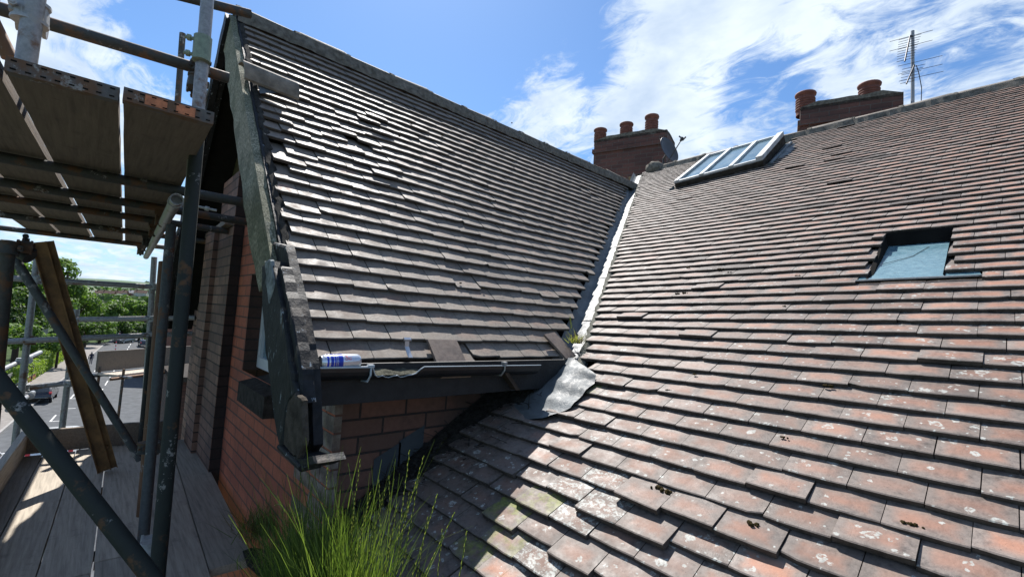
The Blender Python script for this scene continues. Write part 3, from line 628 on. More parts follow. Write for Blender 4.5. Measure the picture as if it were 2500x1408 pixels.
for s in (1, -1):
    xe = EAVE_X if s > 0 else xo
    sf.quad(slope_pt(RIDGE_GX, .56, -.12), slope_pt(xe, .56, -.09), slope_pt(xe, WALL_Y, -.09), slope_pt(RIDGE_GX, WALL_Y, -.09))
sf.build('verge_soffit', VOID, house)
um = MB(); R = []
for i in range(121):
    x = lerp(RIDGE_GX + .1, EAVE_X, i / 120); p = slope_pt(x, .585, -.006); q = .012 * noise.noise(V((x * 22, 0, 0))) + .006 * RND.uniform(-1, 1)
    R += [p + V((0, -.006 + q, -.03)), p + V((0, -.004 + q, -.004 + q * .5)), p + V((0, .018 + q, .004 + q * .6)), p + V((0, .030 + q * 1.5, -.012))]
um.add(R, [[i * 4 + j, i * 4 + j + 1, (i + 1) * 4 + j + 1, (i + 1) * 4 + j] for i in range(120) for j in range(3)])
um.build('verge_mortar', plain('sooty_verge_mortar', (.045, .042, .037), .95, var=.6, scale=25, bump=.8), house)
# lead/zinc patch at the verge top
vp = MB(); vp.add([GP(.60, 3.25, .02), GP(.80, 3.12, .03), GP(.78, 3.05, .03), GP(.60, 2.90, .03)], [[0, 1, 2, 3]]); vp.build('verge_patch', LEAD, house)

# -------- fascia and gutter
fa = MB(); fa.hexa([V((-1.675, .60, 9.652)), V((-1.655, .60, 9.652)), V((-1.655, 1.93, 9.655)), V((-1.675, 1.93, 9.655)), V((-1.675, .60, 9.80)), V((-1.655, .60, 9.80)), V((-1.655, 1.93, 9.80)), V((-1.675, 1.93, 9.80))]); 
fa.build('fascia_board', FASC, house)
so_ = MB(); so_.quad(V((-1.676, .60, 9.664)), V((-1.676, 1.95, 9.664)), V((WALL_X, 1.95, 9.69)), V((WALL_X, .60, 9.69))); so_.build('eaves_soffit', VOID, house)
gu = MB(); gy0, gy1, gr = .57, 1.66, .052; NY = 70; gx = -1.635; gz = 9.795
rows = []
for i in range(NY + 1):
    y = lerp(gy0, gy1, i / NY); brk = 0
    if .775 < y < .985:
        t = (y - .775) / .21; brk = min(1, min(t / .10, (1 - t) / .22)) * (.85 + .15 * math.sin(t * 23)); brk = max(0, brk)
    amax = math.pi - brk * 1.0; outer = []
    for j in range(11):
        a = math.pi + (amax) * (j / 10); outer.append(V((gx + math.cos(a) * gr, y, gz + math.sin(a) * gr * .95 - (i / NY) * .012)))
    inner = [V((gx + (p.x - gx) * .93, y, p.z + (.0 if j in (0, 10) else .0025))) for j, p in enumerate(outer)]; rows.append(outer + inner[::-1])
nn = 22; gu.add([p for r in rows for p in r], [[i * nn + j, (i + 1) * nn + j, (i + 1) * nn + (j + 1) % nn, i * nn + (j + 1) % nn] for i in range(NY) for j in range(nn)], smooth=False)
gut = gu.build('gutter', GUTB, house)
gc = MB(); gc.add([V((gx, gy0 - .004, gz))] + [V((gx + math.cos(a) * gr * 1.12, gy0 - .004, gz + math.sin(a) * gr * 1.25)) for a in [math.pi + math.pi * j / 12 for j in range(13)]], [[0, j, j + 1] for j in range(1, 13)])
gc.add([V((gx, gy0 + .004, gz))] + [V((gx + math.cos(a) * gr * 1.12, gy0 + .004, gz + math.sin(a) * gr * 1.25)) for a in [math.pi + math.pi * j / 12 for j in range(13)]], [[0, j + 1, j] for j in range(1, 13)])
gc.tube(V((gx + gr * 1.0, gy0, gz + .002)), V((gx + gr * 1.0, gy0 + .19, gz + .001)), .003, 6)
gc.build('gutter_end_cap', GUTW, gut)
ge = MB(); ge.path([rows[i][10] + V((.001, 0, .001)) for i in range(NY + 1)], .0022, 6); ge.build('gutter_rim', GUTW, gut)
gm = MB(); R = []
for i in range(41):
    y = lerp(.60, 1.64, i / 40)
    for j in range(7):
        t = j / 6; R.append(V((gx + (t * 2 - 1) * gr * (.90 - (.12 if t > .5 else 0)), y, gz - .030 + .012 * noise.noise(V((y * 22, t * 3, 0))) + .022 * (1 - t) - i / 40 * .012)))
gm.add(R, [[i * 7 + j, i * 7 + j + 1, (i + 1) * 7 + j + 1, (i + 1) * 7 + j] for i in range(40) for j in range(6)], smooth=True); gm.build('gutter_moss', GMOSS, gut)
for y in (.765, 1.42):
    br = MB(); br.path([V((gx + gr * 1.05, y, gz + .006)), V((gx + gr * 1.02, y, gz - .03)), V((gx + gr * .6, y, gz - .055)), V((gx - gr, y, gz - .06))], .004, 6); br.box(gx + gr * .75, y - .011, gz - .001, gx + gr * 1.12, y + .011, gz + .009); br.build('gutter_bracket', COUP if y > 1 else GUTW, gut)
sp = MB(); sp.hexa([V((-1.64, 1.52, 9.665)), V((-1.60, 1.52, 9.665)), V((-1.60, 1.545, 9.665)), V((-1.64, 1.545, 9.665)), V((-1.64, 1.42, 9.77)), V((-1.60, 1.42, 9.77)), V((-1.60, 1.445, 9.77)), V((-1.64, 1.445, 9.77))]); sp.build('rafter_bracket', BARK, house)

# -------- soakers and debris where the main slope meets the side wall
fl2 = MB(); 
def mz(y): return FM.z + (y - FM.y) * TP
for i in range(2):
    y = .98 + i * .12; fl2.add([V((WALL_X + .006, y, mz(y) + .02)), V((WALL_X + .006, y + .13, mz(y + .13) + .02)), V((WALL_X + .006, y + .13, mz(y + .13) + .13 - .01 * i)), V((WALL_X + .006, y, mz(y) + .15 - .01 * i))], [[0, 1, 2, 3]])
fl2.build('wall_flashing', plain('dull_lead', (.05, .058, .065), .6, var=.3, scale=10), house)
db = MB()
for i in range(900):
    y = RND.uniform(.75, 1.85); a = WALL_X + .01 + abs(RND.gauss(0, .13)) * (1.1 if y > 1.0 else .9)
    if a > -1.50: continue
    P = V((a, y, mz(y) - .022 + max(0, .045 - (a - WALL_X) * .25))); s = RND.uniform(.003, .014)
    if RND.random() < .55: db.blob(P, s, i, 5, .6, .5)
    else:
        d = V((RND.uniform(-1, 1), RND.uniform(-1, 1), RND.uniform(-.1, .3))).normalized(); db.tube(P + Z * .010, P + d * RND.uniform(.02, .10) + Z * .014, RND.uniform(.0008, .0022), 5)
rg = []
for i in range(26):
    for j in range(6):
        y = .72 + i * .045; a = WALL_X - .002 + j * .05; rg.append(V((a, y, mz(y) - .03 + .05 * (1 - j / 5) ** 1.5 + .012 * noise.noise(V((a * 25, y * 25, 3))))))
db.add(rg, [[i * 6 + j, i * 6 + j + 1, (i + 1) * 6 + j + 1, (i + 1) * 6 + j] for i in range(25) for j in range(5)], smooth=True)
tag(db.build('roof_debris', DIRT), 'dark heap of rotten twigs and grit lying where roof meets brick wall', 'debris', kind='stuff')

# -------- moss: small clumps in the tile joints
ms = MB()
for (u, v, s) in ((1680, 652, .018), (1758, 656, .018), (1779, 664, .014), (1946, 672, .014), (1655, 716, .022), (1670, 714, .016), (1915, 746, .012), (1697, 912, .014), (1632, 951, .014), (2019, 940, .022), (1915, 1066, .012), (2226, 1278, .020), (1838, 1278, .024), (1605, 1190, .03), (1618, 1196, .03), (1630, 1202, .022), (1124, 690, .016), (1180, 702, .012), (1790, 525, .014), (1255, 408, .015), (1250, 300, .02), (1080, 330, .02), (975, 330, .02), (1005, 300, .02)):
    on = onG if (v < 760 and u < 1400) else onM; P = on(u, v); nn_ = NG if on is onG else NM
    for q in range(9): ms.blob(P - nn_ * .002 + X * RND.gauss(0, s * .45) * (1 if on is onM else 0) + Y * RND.gauss(0, s * .2), s * RND.uniform(.12, .34), q + int(u), 6, .5)
tag(ms.build('moss', MOSS), 'small brown moss cushions caught in the joints of the roof tiles', 'moss', kind='stuff')
# -------- loose bits on the gable slope
def slab_thing(name, P, du, dv, nn, mat, label, cat, th=.012, bend=0):
    mb = MB(); n = 8; R = []
    for i in range(n + 1):
        for j in range(2):
            R.append(P + du * (i / n - .5) + dv * (j - .5) + nn * (bend * (1 - (2 * i / n - 1) ** 2)))
    k = len(R); R2 = [p - nn * th for p in R]
    fs = [[i * 2, i * 2 + 1, i * 2 + 3, i * 2 + 2] for i in range(n)]; fs2 = [[k + a for a in f[::-1]] for f in fs]
    sd = [[0, k, k + 1, 1], [2 * n, 2 * n + 1, k + 2 * n + 1, k + 2 * n]] + [[i * 2, i * 2 + 2, k + i * 2 + 2, k + i * 2] for i in range(n)] + [[i * 2 + 1, k + i * 2 + 1, k + i * 2 + 3, i * 2 + 3] for i in range(n)]
    mb.add(R + R2, fs + fs2 + sd, uvs=[[(.5, .5)] * 4] * (2 * n + 2 + 2 * n), c=(.3, .6, .3, 1)); return tag(mb.build(name, mat), label, cat)
Pr = onG(658, 198, .05); slab_thing('slipped_ridge_tile', Pr, GU * -.17 + Y * .02, Y * .30 - GU * .03, NG, RIDGE, 'slipped half round ridge tile lying at the top of the mossy bargeboard', 'tile', .014, .055)
Pl = onG(1098, 872, .018); slab_thing('slipped_tile', Pl, GU * .20, Y * .158 , NG, T_GABLE, 'slipped clay tile hanging over the gutter, marked with pale lichen', 'tile', .013, .002)
Pl = onG(1368, 842, .02); slab_thing('slipped_tile', Pl, (GU * .17 - Y * .07), Y * .10 + GU * .02, NG, T_GABLE, 'slanting loose tile beside the weeds in the valley', 'tile', .013, .002)

# -------- rooflight set in the tiles (small dirty pane)
q = [MW(awb0, wb0, -.012), MW(awb1, wb0, -.012), MW(aw1 + .03, wb1, -.075), MW(aw0, wb1, -.075)]
rl = MB(); rl.quad(*q); rlw = MB()
rlw.path([MW(awb0, wb0 - .006, -.004), MW(awb1, wb0 - .006, -.004)], .006, 6); rlw.path([MW(awb0, wb0 - .018, .0), MW(awb1 - .01, wb0 - .018, .0)], .003, 6)
rlo = rlw.build('small_rooflight', LEAD, house); rl.build('pane', DGLASS, rlo)
rfm = MB()
rfm.quad(MW(aw0 + .022, wb0 + .035, -.022), MW(aw0 + .022, wb1, -.10), MW(aw0 - .004, wb1, -.016), MW(aw0 - .004, wb0 + .035, -.012))
rfm.quad(MW(aw0 - .02, wb1 - .05, -.066), MW(aw1 + .02, wb1 - .05, -.066), MW(aw1 + .02, wb1 + .005, -.008), MW(aw0 - .02, wb1 + .005, -.008))  # black strip stands in for the shade at the top of the recess
rfm.quad(MW(aw1 + .01, wb0 + .03, -.03), MW(aw1 + .01, wb1, -.10), MW(aw1 - .006, wb1, -.02), MW(aw1 - .004, wb0 + .03, -.006))
rfm.build('rooflight_kerb_shade', VOID, rlo)
cr_ = MB(); cr_.path([MW(aw0 + .03, wb0 + .24, -.030), MW(aw0 + .14, wb0 + .36, -.046), MW(aw1 - .09, wb1 - .12, -.060)], .0012, 5); cr_.build('crack', VOID, rlo)

# -------- large rooflight near the ridge
def KP(u, v, h): return onM(u, v, h)
kb = [KP(1646, 446, .07), KP(1862, 388, .08), KP(1914, 328, .15), KP(1727, 381, .13)]     # top plane: bottom left, bottom right, top right, top left
sk = empty('rooflight', kb[0], None, None); sk.parent = house; sk.matrix_parent_inverse = house.matrix_basis.inverted(); del_ = [k for k in ('label', 'category') if k in sk]
for k in del_: del sk[k]
bl, brr, tr_, tl = kb; eu = (brr - bl); nrm = (brr - bl).cross(tl - bl).normalized()
if nrm.z < 0: nrm = -nrm
def kp(s, t, h=0): return lerp(lerp(bl, brr, s), lerp(tl, tr_, s), t) + nrm * h
bxs = MB()
bxs.hexa([kp(0, 0, -.13), kp(1, 0, -.13), kp(1, 1, -.2), kp(0, 1, -.2), kp(0, 0, -.012), kp(1, 0, -.012), kp(1, 1, -.012), kp(0, 1, -.012)]); bxs.build('upstand', plain('weathered_timber_upstand', (.055, .045, .036), .9, var=.6, scale=16, bump=.8), sk)
pan = MB(); pan.quad(kp(.02, .02, -.006), kp(.98, .02, -.006), kp(.98, .98, -.006), kp(.02, .98, -.006)); pan.build('pane', GLASS, sk)
bars = MB()
def bar(s0, t0, s1, t1, h=.022): bars.hexa([kp(s0, t0, -.02), kp(s1, t0, -.02), kp(s1, t1, -.02), kp(s0, t1, -.02), kp(s0, t0, h), kp(s1, t0, h), kp(s1, t1, h), kp(s0, t1, h)])
for s in (0, .30, .635): bar(s, .0, s + .045, 1.0)
bar(.93, 0, 1.0, 1.0, .04); bar(.045, .965, .93, 1.0, .018); bar(.045, .0, .93, .03, .012); bars.build('glazing_bar', FRAMEW, sk)
ff = MB()
ff.add([kp(1.0, -.03, -.10), kp(1.30, .06, -.16), kp(1.26, 1.05, -.22), kp(1.0, 1.02, -.12), kp(1.12, .5, -.10)], [[0, 1, 4], [1, 2, 4], [2, 3, 4], [3, 0, 4]])
ff.path([kp(1.06, 0, -.08), kp(1.06, 1.02, -.13)], .02, 8)
ff.add([kp(-.02, .02, -.04), kp(-.02, 0, -.13), kp(-.16, -.14, -.12), kp(-.15, -.10, -.10)], [[0, 1, 2, 3]]); ff.path([kp(-.03, .0, -.1), kp(-.14, -.12, -.10)], .014, 6)
ff.add([kp(0, -.01, -.12), kp(1, -.01, -.12), kp(1.02, -.14, -.125), kp(-.02, -.14, -.125)], [[3, 2, 1, 0]]); ff.build('lead_flashing', LEAD, sk)

# -------- chimneys
def pot(mb, c, r, h):
    prof = [(r * .96, 0), (r * .95, h * .08)]
    for i in range(5): z = h * (.22 + i * .11); prof += [(r * .95, z), (r * 1.02, z + h * .02), (r * 1.02, z + h * .06), (r * .94, z + h * .08)]
    prof += [(r * .93, h * .84), (r * 1.08, h * .88), (r * 1.12, h * .95), (r * 1.05, h), (r * .85, h), (r * .8, h * .7)]
    mb.lathe(c, Z, prof, 22)
def chimney(x0, x1, y0, y1, zb, zt0, zt1, steps, pots, pr, ph, chname):
    c = MB(); lo = min(zt0, zt1) - .18
    c.box(x0, y0, zb, x1, y1, zt0 - .32); c.box(x0 - .03, y0 - .03, zt0 - .32, x1 + .03, y1 + .03, zt0 - .24); c.box(x0 + .0, y0 - .0, zt0 - .24, x1, y1, zt0 - .05)
    o = c.build(chname, BRICK_CHIM, house); m = MB(); NX = 16; R = []
    for i in range(NX + 1):
        for j in range(5):
            x, y = lerp(x0 + .0, x1, i / NX), lerp(y0, y1, j / 4); e = min(i, NX - i, 3) / 3 * .7 + .3 * min(j, 4 - j, 2) / 2; R.append(V((x, y, zt0 - .055 + e * .09 + .02 * noise.noise(V((x * 5, y * 5, 0))))))
    m.add(R, [[i * 5 + j, (i + 1) * 5 + j, (i + 1) * 5 + j + 1, i * 5 + j + 1] for i in range(NX) for j in range(4)]); m.add([V((x0, y0, zt0 - .08)), V((x1, y0, zt0 - .08)), V((x1, y1, zt0 - .08)), V((x0, y1, zt0 - .08))] + [R[0], R[NX * 5], R[NX * 5 + 4], R[4]], [[0, 1, 5, 4], [1, 2, 6, 5], [2, 3, 7, 6], [3, 0, 4, 7]])
    sk_ = MB(); row = [[R[i * 5] for i in range(NX + 1)], [R[i * 5 + 4] for i in range(NX + 1)][::-1], R[:5][::-1], R[NX * 5:NX * 5 + 5]]
    for rw in row:
        for a_, b_ in zip(rw, rw[1:]): m.quad(V((a_.x, a_.y, zt0 - .1)), V((b_.x, b_.y, zt0 - .1)), b_, a_)
    m.build('flaunching', MORTAR, o)
    for px, hh in pots: p = MB(); pot(p, V((px, (y0 + y1) / 2, zt0 - .02)), pr, hh); p.build('chimney_pot', POT, o)
    cx_, cy_ = (x0 + x1) / 2, y0; M_ = Matrix.Translation((cx_, cy_, 0)) @ Matrix.Rotation(CHR, 4, 'Z') @ Matrix.Translation((-cx_, -cy_, 0))
    for q in [o] + list(o.children): q.data.transform(M_)
    return o
_d = ray(-600, 665); CHR = math.atan2(_d.y, _d.x) - math.pi
c1x0, c1x1 = ony(1462, 380, 7.3).x, ony(1616, 370, 7.3).x; c1z = ony(1536, 322, 7.3).z
chimney(c1x0, c1x1, 7.3, 8.0, 11.0, c1z - .02, c1z, 3, [(ony(1482, 310, 7.55).x, .34), (ony(1537, 300, 7.55).x, .37), (ony(1592, 290, 7.55).x, .44)], .125, .33, 'chimney')
c2x0, c2x1 = ony(1958, 280, 7.25).x, ony(2207, 240, 7.25).x; c2z = ony(2075, 236, 7.25).z
chimney(c2x0, c2x1, 7.25, 8.0, 11.0, c2z, c2z, 3, [(ony(1985, 225, 7.5).x, .34), (ony(2142, 200, 7.5).x, .32)], .125, .34, 'chimney')
# dark patched corner of roof between the two ridges
dk = MB(); dk.add([onx(1556, 462, -3.6) , onM(1640, 452, .01), onM(1720, 396, .03), onM(1560, 436, .03)], [[0, 1, 2, 3]])
cp = MB(); cp.blob(MW(-3.86, B_RM - .05, .0), .16, 4, 10, .3, .7); cp.build('ridge_junction_mortar', MORTAR, house)
tag(house, None)

# ================================================================== THE SCAFFOLD
R0 = .02415
LZ = 8.76; LK = (10 - LZ) / 1.6   # lower deck level
scaf = empty('scaffold', (-4, 0, 0), 'tube and fitting scaffold with galvanised and rusty tubes standing against the gable wall', 'scaffold')
def SXY(s, t, z): return V((-.99935 * s + .036 * t, .036 * s + .99935 * t, z))
def tubep(name, p, q, mat=GALV, r=R0, ext0=0, ext1=0, hollow=False, n=18):
    p, q = V(p), V(q); d = (q - p).normalized(); mb = MB(); mb.tube(p - d * ext0, q + d * ext1, r, n, hollow=hollow); return mb.build(name, mat, scaf)
def to_ground(p, q): d = (q - p) / (q.z - p.z); return p + d * (0 - p.z)
def standard(a, b, mat, top=0, ground=True, label=None):
    lo = b if b.z < a.z else a; hi = a if lo is b else b; g = lo + (hi - lo) / (hi.z - lo.z) * (-lo.z) if ground else lo; o = tubep('standard', g, hi, mat, ext1=top)
    if label: o['label'] = label
    return o
def coupler(P, d1, d2, mat=None, s=1.0, parent=scaf):
    P = V(P); d1 = V(d1).normalized(); d2 = V(d2).normalized(); mb = MB(); n = d1.cross(d2).normalized(); off = n * .026
    for c, d in ((P - off, d1), (P + off, d2)):
        mb.tube(c - d * .024 * s, c + d * .024 * s, .0315 * s, 14); mb.tube(c - d * .028 * s, c - d * .020 * s, .036 * s, 14); mb.tube(c + d * .020 * s, c + d * .028 * s, .036 * s, 14)
        sd = n.cross(d).normalized(); mb.tube(c + sd * .034 - n * .03, c + sd * .034 + n * .045, .006, 6); mb.tube(c + sd * .034 + n * .030, c + sd * .034 + n * .042, .011, 6)
        mb.obox(c + sd * .026 - d * .012 - n * .012, sd * .018, d * .024, n * .024)
    return mb.build('coupler', mat or COUP, parent)
UP = Z
S1a, S1b_ = atd(459, 590, 1.80), atd(400, 1230, 1.62)
standard(S1a, S1b_, GREENT, .50, label='thick dark green upright splashed with pale paint')
s1t, s1u = atd(508, -20, 1.98), atd(478, 345, 1.93); tubep('standard', s1u, s1t, GALV, ext1=.5, ext0=.35)
S2a, S2b = atd(416, 575, 2.55), atd(360, 1200, 2.30); standard(S2a, S2b, BLUET, .06)
S3a, S3b = atd(398, 640, 3.0), atd(346, 1250, 2.6); standard(S3a, S3b, RUSTY, .0, label='orange rusty upright behind the blue grey one')
S4a, S4b = onx(376, 640, -5.6), onx(352, 1010, -5.6); standard(S4a, S4b, GALV, .05)
S4c = onx(370, 822, -4.9); standard(S4c, onx(345, 1080, -4.9), GREENT, 0, label='short green upright ending below the lowest rail')
S5a, S5b = ony(20, 600, -.30), ony(-2, 850, -.30); standard(S5a, S5b, GALVD, .02)
S6a, S6b = onx(92, 620, -5.7), onx(55, 930, -5.7); standard(S6a, S6b, GALV, 0)
S7a, S7b = onx(187, 755, -5.9), onx(157, 1000, -5.9); standard(S7a, S7b, GALV, 0)
tubep('guard_rail', onx(0, 22, -2.45), onx(558, 191, -2.45), GALVD, ext0=1.2, hollow=False)
tubep('guard_rail', onx(468, -2, -2.9), onx(612, 35, -2.9), GALVD, ext0=.8)
tubep('standard', atd(433, 262, 4.1), atd(446, 82, 4.1), GALVD, r=.024, ext0=.6)
pl = atd(62, 165, 1.33); tubep('standard', pl, pl + (atd(86, -10, 1.33) - pl), GALV, ext1=.4, ext0=.02)
tubep('brace', atd(-60, -30, 1.7), atd(24, 142, 1.75), RUSTY)
tubep('brace', atd(-70, 845, 1.38), atd(392, 1436, 1.36), GREENT, ext0=.4, ext1=.15)['label'] = 'thick dark brace slanting down across the lower left of the platform'
tubep('brace', atd(24, 612, 2.5), atd(343, 1122, 2.80), BLUET, r=.0215)
# guard rails across the end bay
r1 = tubep('guard_rail', onx(90, 683, -5.65), onx(372, 700, -5.55), GALV, ext0=.25); tubep('guard_rail', onx(186, 780, -5.85), onx(376, 777, -5.55), GALV, ext1=.35)
r3 = tubep('guard_rail', onx(0, 834, -5.65), onx(368, 818, -5.55), GALV, ext0=.6, ext1=.35); tubep('guard_rail', onx(20, 951, -5.85), onx(176, 933, -5.85), GALV, ext0=.5)
tubep('guard_rail', onx(372, 700, -5.55), onx(432, 705, -5.55), GALV)
tubep('ledger', atd(-30, 918, 4.3), atd(98, 860, 5.2), GALV); tubep('ledger', atd(20, 1000, 4.4), atd(80, 958, 5.2), GALV)
# upper deck supports
for i, (u, v) in enumerate(((412, 475), (388, 519), (385, 549), (370, 582), (367, 609))):
    x = -onz(u, v, 10.52).x; x = [2.86, 3.53, 4.15, 5.10, 6.25][i]
    tubep('transom', SXY(x, -1.3, 10.548), SXY(x, .70 if i != 3 else .55, 10.548), GALVD)
Lg0 = onz(432, 486, 10.455); Lg1 = Lg0 - V((6.7 + Lg0.x, -.15, 0))
tubep('ledger', Lg0, Lg1, COUP, r=.0265, hollow=True)
dL = (Lg1 - Lg0).normalized()
lb = MB(); lb.tube(Lg0 + dL * .07 - V((0, 0, 0)), Lg0 + dL * .10, .031, 16); lb.path([Lg0 + dL * .085 + V((0, .028, 0)), Lg0 + dL * .085 + V((.05, .16, -.015))], .006, 8); lb.path([Lg0 + dL * .085 + V((.03, .115, -.01)), Lg0 + dL * .085 + V((.036, .13, -.012))], .012, 6); lb.build('coupler', COUP, scaf)
for xx in (3.53, 4.15, 5.1, 6.25): coupler(V((-xx, Lg0.y + (-Lg0.x + -xx) * -0 + .02 * (xx + Lg0.x), 10.50)), dL, Y, GALVD)
coupler(onx(490, 168, -2.45), Y, Z, GALVD); coupler(onx(478, 205, -2.43), Z, Y, GALVD)
coupler(onx(78, 42, -1.75) if False else atd(78, 42, 1.36), Y, Z, COUP, 1.15)
sc_ = MB(); c0, c1 = atd(496, 92, 1.95), atd(491, 150, 1.94); dd = (c1 - c0).normalized(); sc_.tube(c0, c1, .034, 14)
for t in (.15, .8):
    c = lerp(c0, c1, t); sc_.tube(c - V((.02, .06, 0)), c + V((.01, .03, 0)), .008, 6); sc_.tube(c - V((.017, .052, 0)), c - V((.012, .040, 0)), .014, 6)
sc_.build('sleeve_coupler', steel('greenish_coupler', (.22, .27, .2), .1, .5), scaf)
for p in ((375, 700), (373, 778), (370, 819)): coupler(onx(p[0], p[1], -5.58), Y, Z)
coupler(onx(90, 684, -5.68), Y, Z); coupler(onx(76, 832, -5.68), Y, Z, RUSTY); coupler(onx(60, 945, -5.8), Y, Z); coupler(onx(170, 934, -5.85), Y, Z)
coupler(ony(22, 605, -.30), Z, Y, GALVD, 1.0); coupler(ony(60, 612, -.26), V((.3, .6, -.4)), Y, GALVD, .9); coupler(ony(368, 1090, .3), Z, X, GALVD)
coupler(ony(366, 1330, .26), Z, Y, COUP); coupler(atd(60, 880, 4.8), X, Z); coupler(atd(66, 966, 5), X, Z)
# rusty channel section raking down on to the deck
bA, bB = atd(104, 590, 2.95), onz(263, 1146, LZ + .01); d = (bB - bA).normalized(); vd = ((bA + bB) / 2 - CAM).normalized(); sd = d.cross(vd).normalized(); sd = sd if sd.dot(rt) > 0 else -sd; fd = sd.cross(d).normalized(); fd = fd if fd.dot(vd) < 0 else -fd
cb = MB(); Ln = (bB - bA).length; o = bA - sd * .055
cb.obox(o, d * Ln, sd * .108, fd * -.006)
for q, wd in ((0, .006), (.066, .007), (.102, .006)): cb.obox(o + sd * q - fd * .003, d * Ln, sd * wd, fd * .030)
cb.obox(o - fd * .002, d * Ln, sd * .012, fd * .007)
for i in range(int((Ln - .3) / .30) + 1): cb.tube(o + d * (.25 + i * .30) + sd * .085 - fd * .003, o + d * (.25 + i * .30) + sd * .085 + fd * .014, .010, 6)
cbo = cb.build('raker_beam', plain('rusty_beam_paint', (.20, .105, .035), .65, var=.55, scale=9, bump=.2), scaf); cbo['label'] = 'rusty brown steel channel leaning down to the platform boards'

def board(pts4, th, mat, label, group=None, name='scaffold_board', band=None, tint=.5, wob=.003, seed=0):
    """plank from 4 corner points of its upper face (near left, near right, far right, far left)"""
    a, b, c, d_ = [V(p) for p in pts4]; mb = MB(); n = 24; nrm = (b - a).cross(d_ - a).normalized(); nrm = nrm if nrm.z > 0 else -nrm; T = []; B_ = []
    for i in range(n + 1):
        t = i / n
        l, r = lerp(a, d_, t), lerp(b, c, t); w_ = wob * noise.noise(V((t * 6, seed, 0))); sd = (r - l).normalized(); e0, e1 = .0025 * noise.noise(V((t * 30, seed, 4))), .0025 * noise.noise(V((t * 30, seed, 9)))
        T += [l + sd * e0 + nrm * w_, r + sd * e1 + nrm * w_]; B_ += [l + sd * e0 + nrm * (w_ - th), r + sd * e1 + nrm * (w_ - th)]
    k = len(T); f = [[i * 2, i * 2 + 1, i * 2 + 3, i * 2 + 2] for i in range(n)] + [[k + i * 2 + 2, k + i * 2 + 3, k + i * 2 + 1, k + i * 2] for i in range(n)] + [[i * 2 + 2, k + i * 2 + 2, k + i * 2, i * 2] for i in range(n)] + [[i * 2 + 1, k + i * 2 + 1, k + i * 2 + 3, i * 2 + 3] for i in range(n)] + [[0, k, k + 1, 1], [2 * n + 1, k + 2 * n + 1, k + 2 * n, 2 * n]]
    mb.add(T + B_, f, c=(tint, tint, tint, 1)); o = mb.build(name, mat)
    tag(o, label, 'board', group)
    if band:
        bm = MB(); sd = (b - a).normalized(); ln = (d_ - a).normalized(); w = (b - a).length; e = .0015
        bm.obox(a - sd * e - nrm * (th + e) - ln * e, sd * (w + 2 * e), ln * .035, nrm * (th + 2 * e)); bo = bm.build('end_band', BAND, o)
        nm = MB()
        for i in range(8):
            for zz in (.15, .75): nm.obox(a + sd * (w * (i + .3) / 8) - nrm * (th * zz + .004) - ln * .003, sd * (w * .05), ln * .002, nrm * .004)
        nm.build('band_slots', VOID, o)
        if band == 2:
            om = MB(); om.obox(a + sd * w * .22 - nrm * (th - .004) - ln * .0026, sd * w * .24, ln * .0005, nrm * (th - .008)); om.obox(a + sd * w * .56 - nrm * (th - .004) - ln * .0026, sd * w * .22, ln * .0005, nrm * (th - .008)); om.build('orange_paint', BANDO, o)
    return o
UZ = 10.618
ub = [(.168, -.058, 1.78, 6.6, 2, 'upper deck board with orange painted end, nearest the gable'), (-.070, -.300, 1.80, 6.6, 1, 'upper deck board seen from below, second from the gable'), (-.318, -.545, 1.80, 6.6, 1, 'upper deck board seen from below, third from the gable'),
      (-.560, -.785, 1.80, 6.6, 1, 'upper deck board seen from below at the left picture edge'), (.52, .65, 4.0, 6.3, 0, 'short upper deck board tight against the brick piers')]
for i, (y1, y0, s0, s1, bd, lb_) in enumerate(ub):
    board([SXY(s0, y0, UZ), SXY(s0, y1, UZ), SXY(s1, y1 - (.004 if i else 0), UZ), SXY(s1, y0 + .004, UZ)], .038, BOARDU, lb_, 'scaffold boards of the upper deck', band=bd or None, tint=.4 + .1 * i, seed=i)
sp_ = -onz(298, 1355, LZ).x; se = -onz(620, 1355, LZ).x
lbds = [(.534, .765, se, 6.45, 'pinkish grey lower deck board along the foot of the brick wall'), (.270, .526, .9, 6.5, 'lower deck board beside the long gap, next to the wall board'), (.004, .262, sp_, 6.5, 'lower deck board behind the cluster of uprights'), (.010, .255, .7, sp_ - .012, 'short board end at the very bottom of the platform'),
        (-.233, -.004, sp_ - .1, 6.45, 'half sunlit lower deck board left of the uprights'), (-.228, -.010, .7, sp_ - .111, 'shaded board end under the thick dark brace'), (-.468, -.240, .9, 6.4, 'sunlit lower deck board second from the street side'), (-.640, -.476, .9, 6.4, 'bright sunlit board at the street edge against the toe board')]
for i, (y0, y1, s0, s1, lb_) in enumerate(lbds):
    y0, y1 = y0 * LK, y1 * LK; s0 = s0 if s0 > 2 else .7; s1 = s1 * LK if s1 > 6 else s1
    board([SXY(s0, y0, LZ), SXY(s0, y1, LZ), SXY(s1, y1, LZ), SXY(s1, y0, LZ)], .038, BOARD, lb_, 'scaffold boards of the lower deck', tint=.35 + .09 * ((i * 3) % 7), seed=20 + i)
for x in (1.1, 2.1, 3.1, 4.1, 4.9): tubep('transom', SXY(x, -.8, LZ - .064), SXY(x, .56, LZ - .064), GALVD)
tubep('ledger', SXY(.6, -.56, LZ - .115), SXY(5.9, -.56, LZ - .115), GALVD); tubep('ledger', SXY(.6, .24, LZ - .115), SXY(5.9, .24, LZ - .115), GALVD)
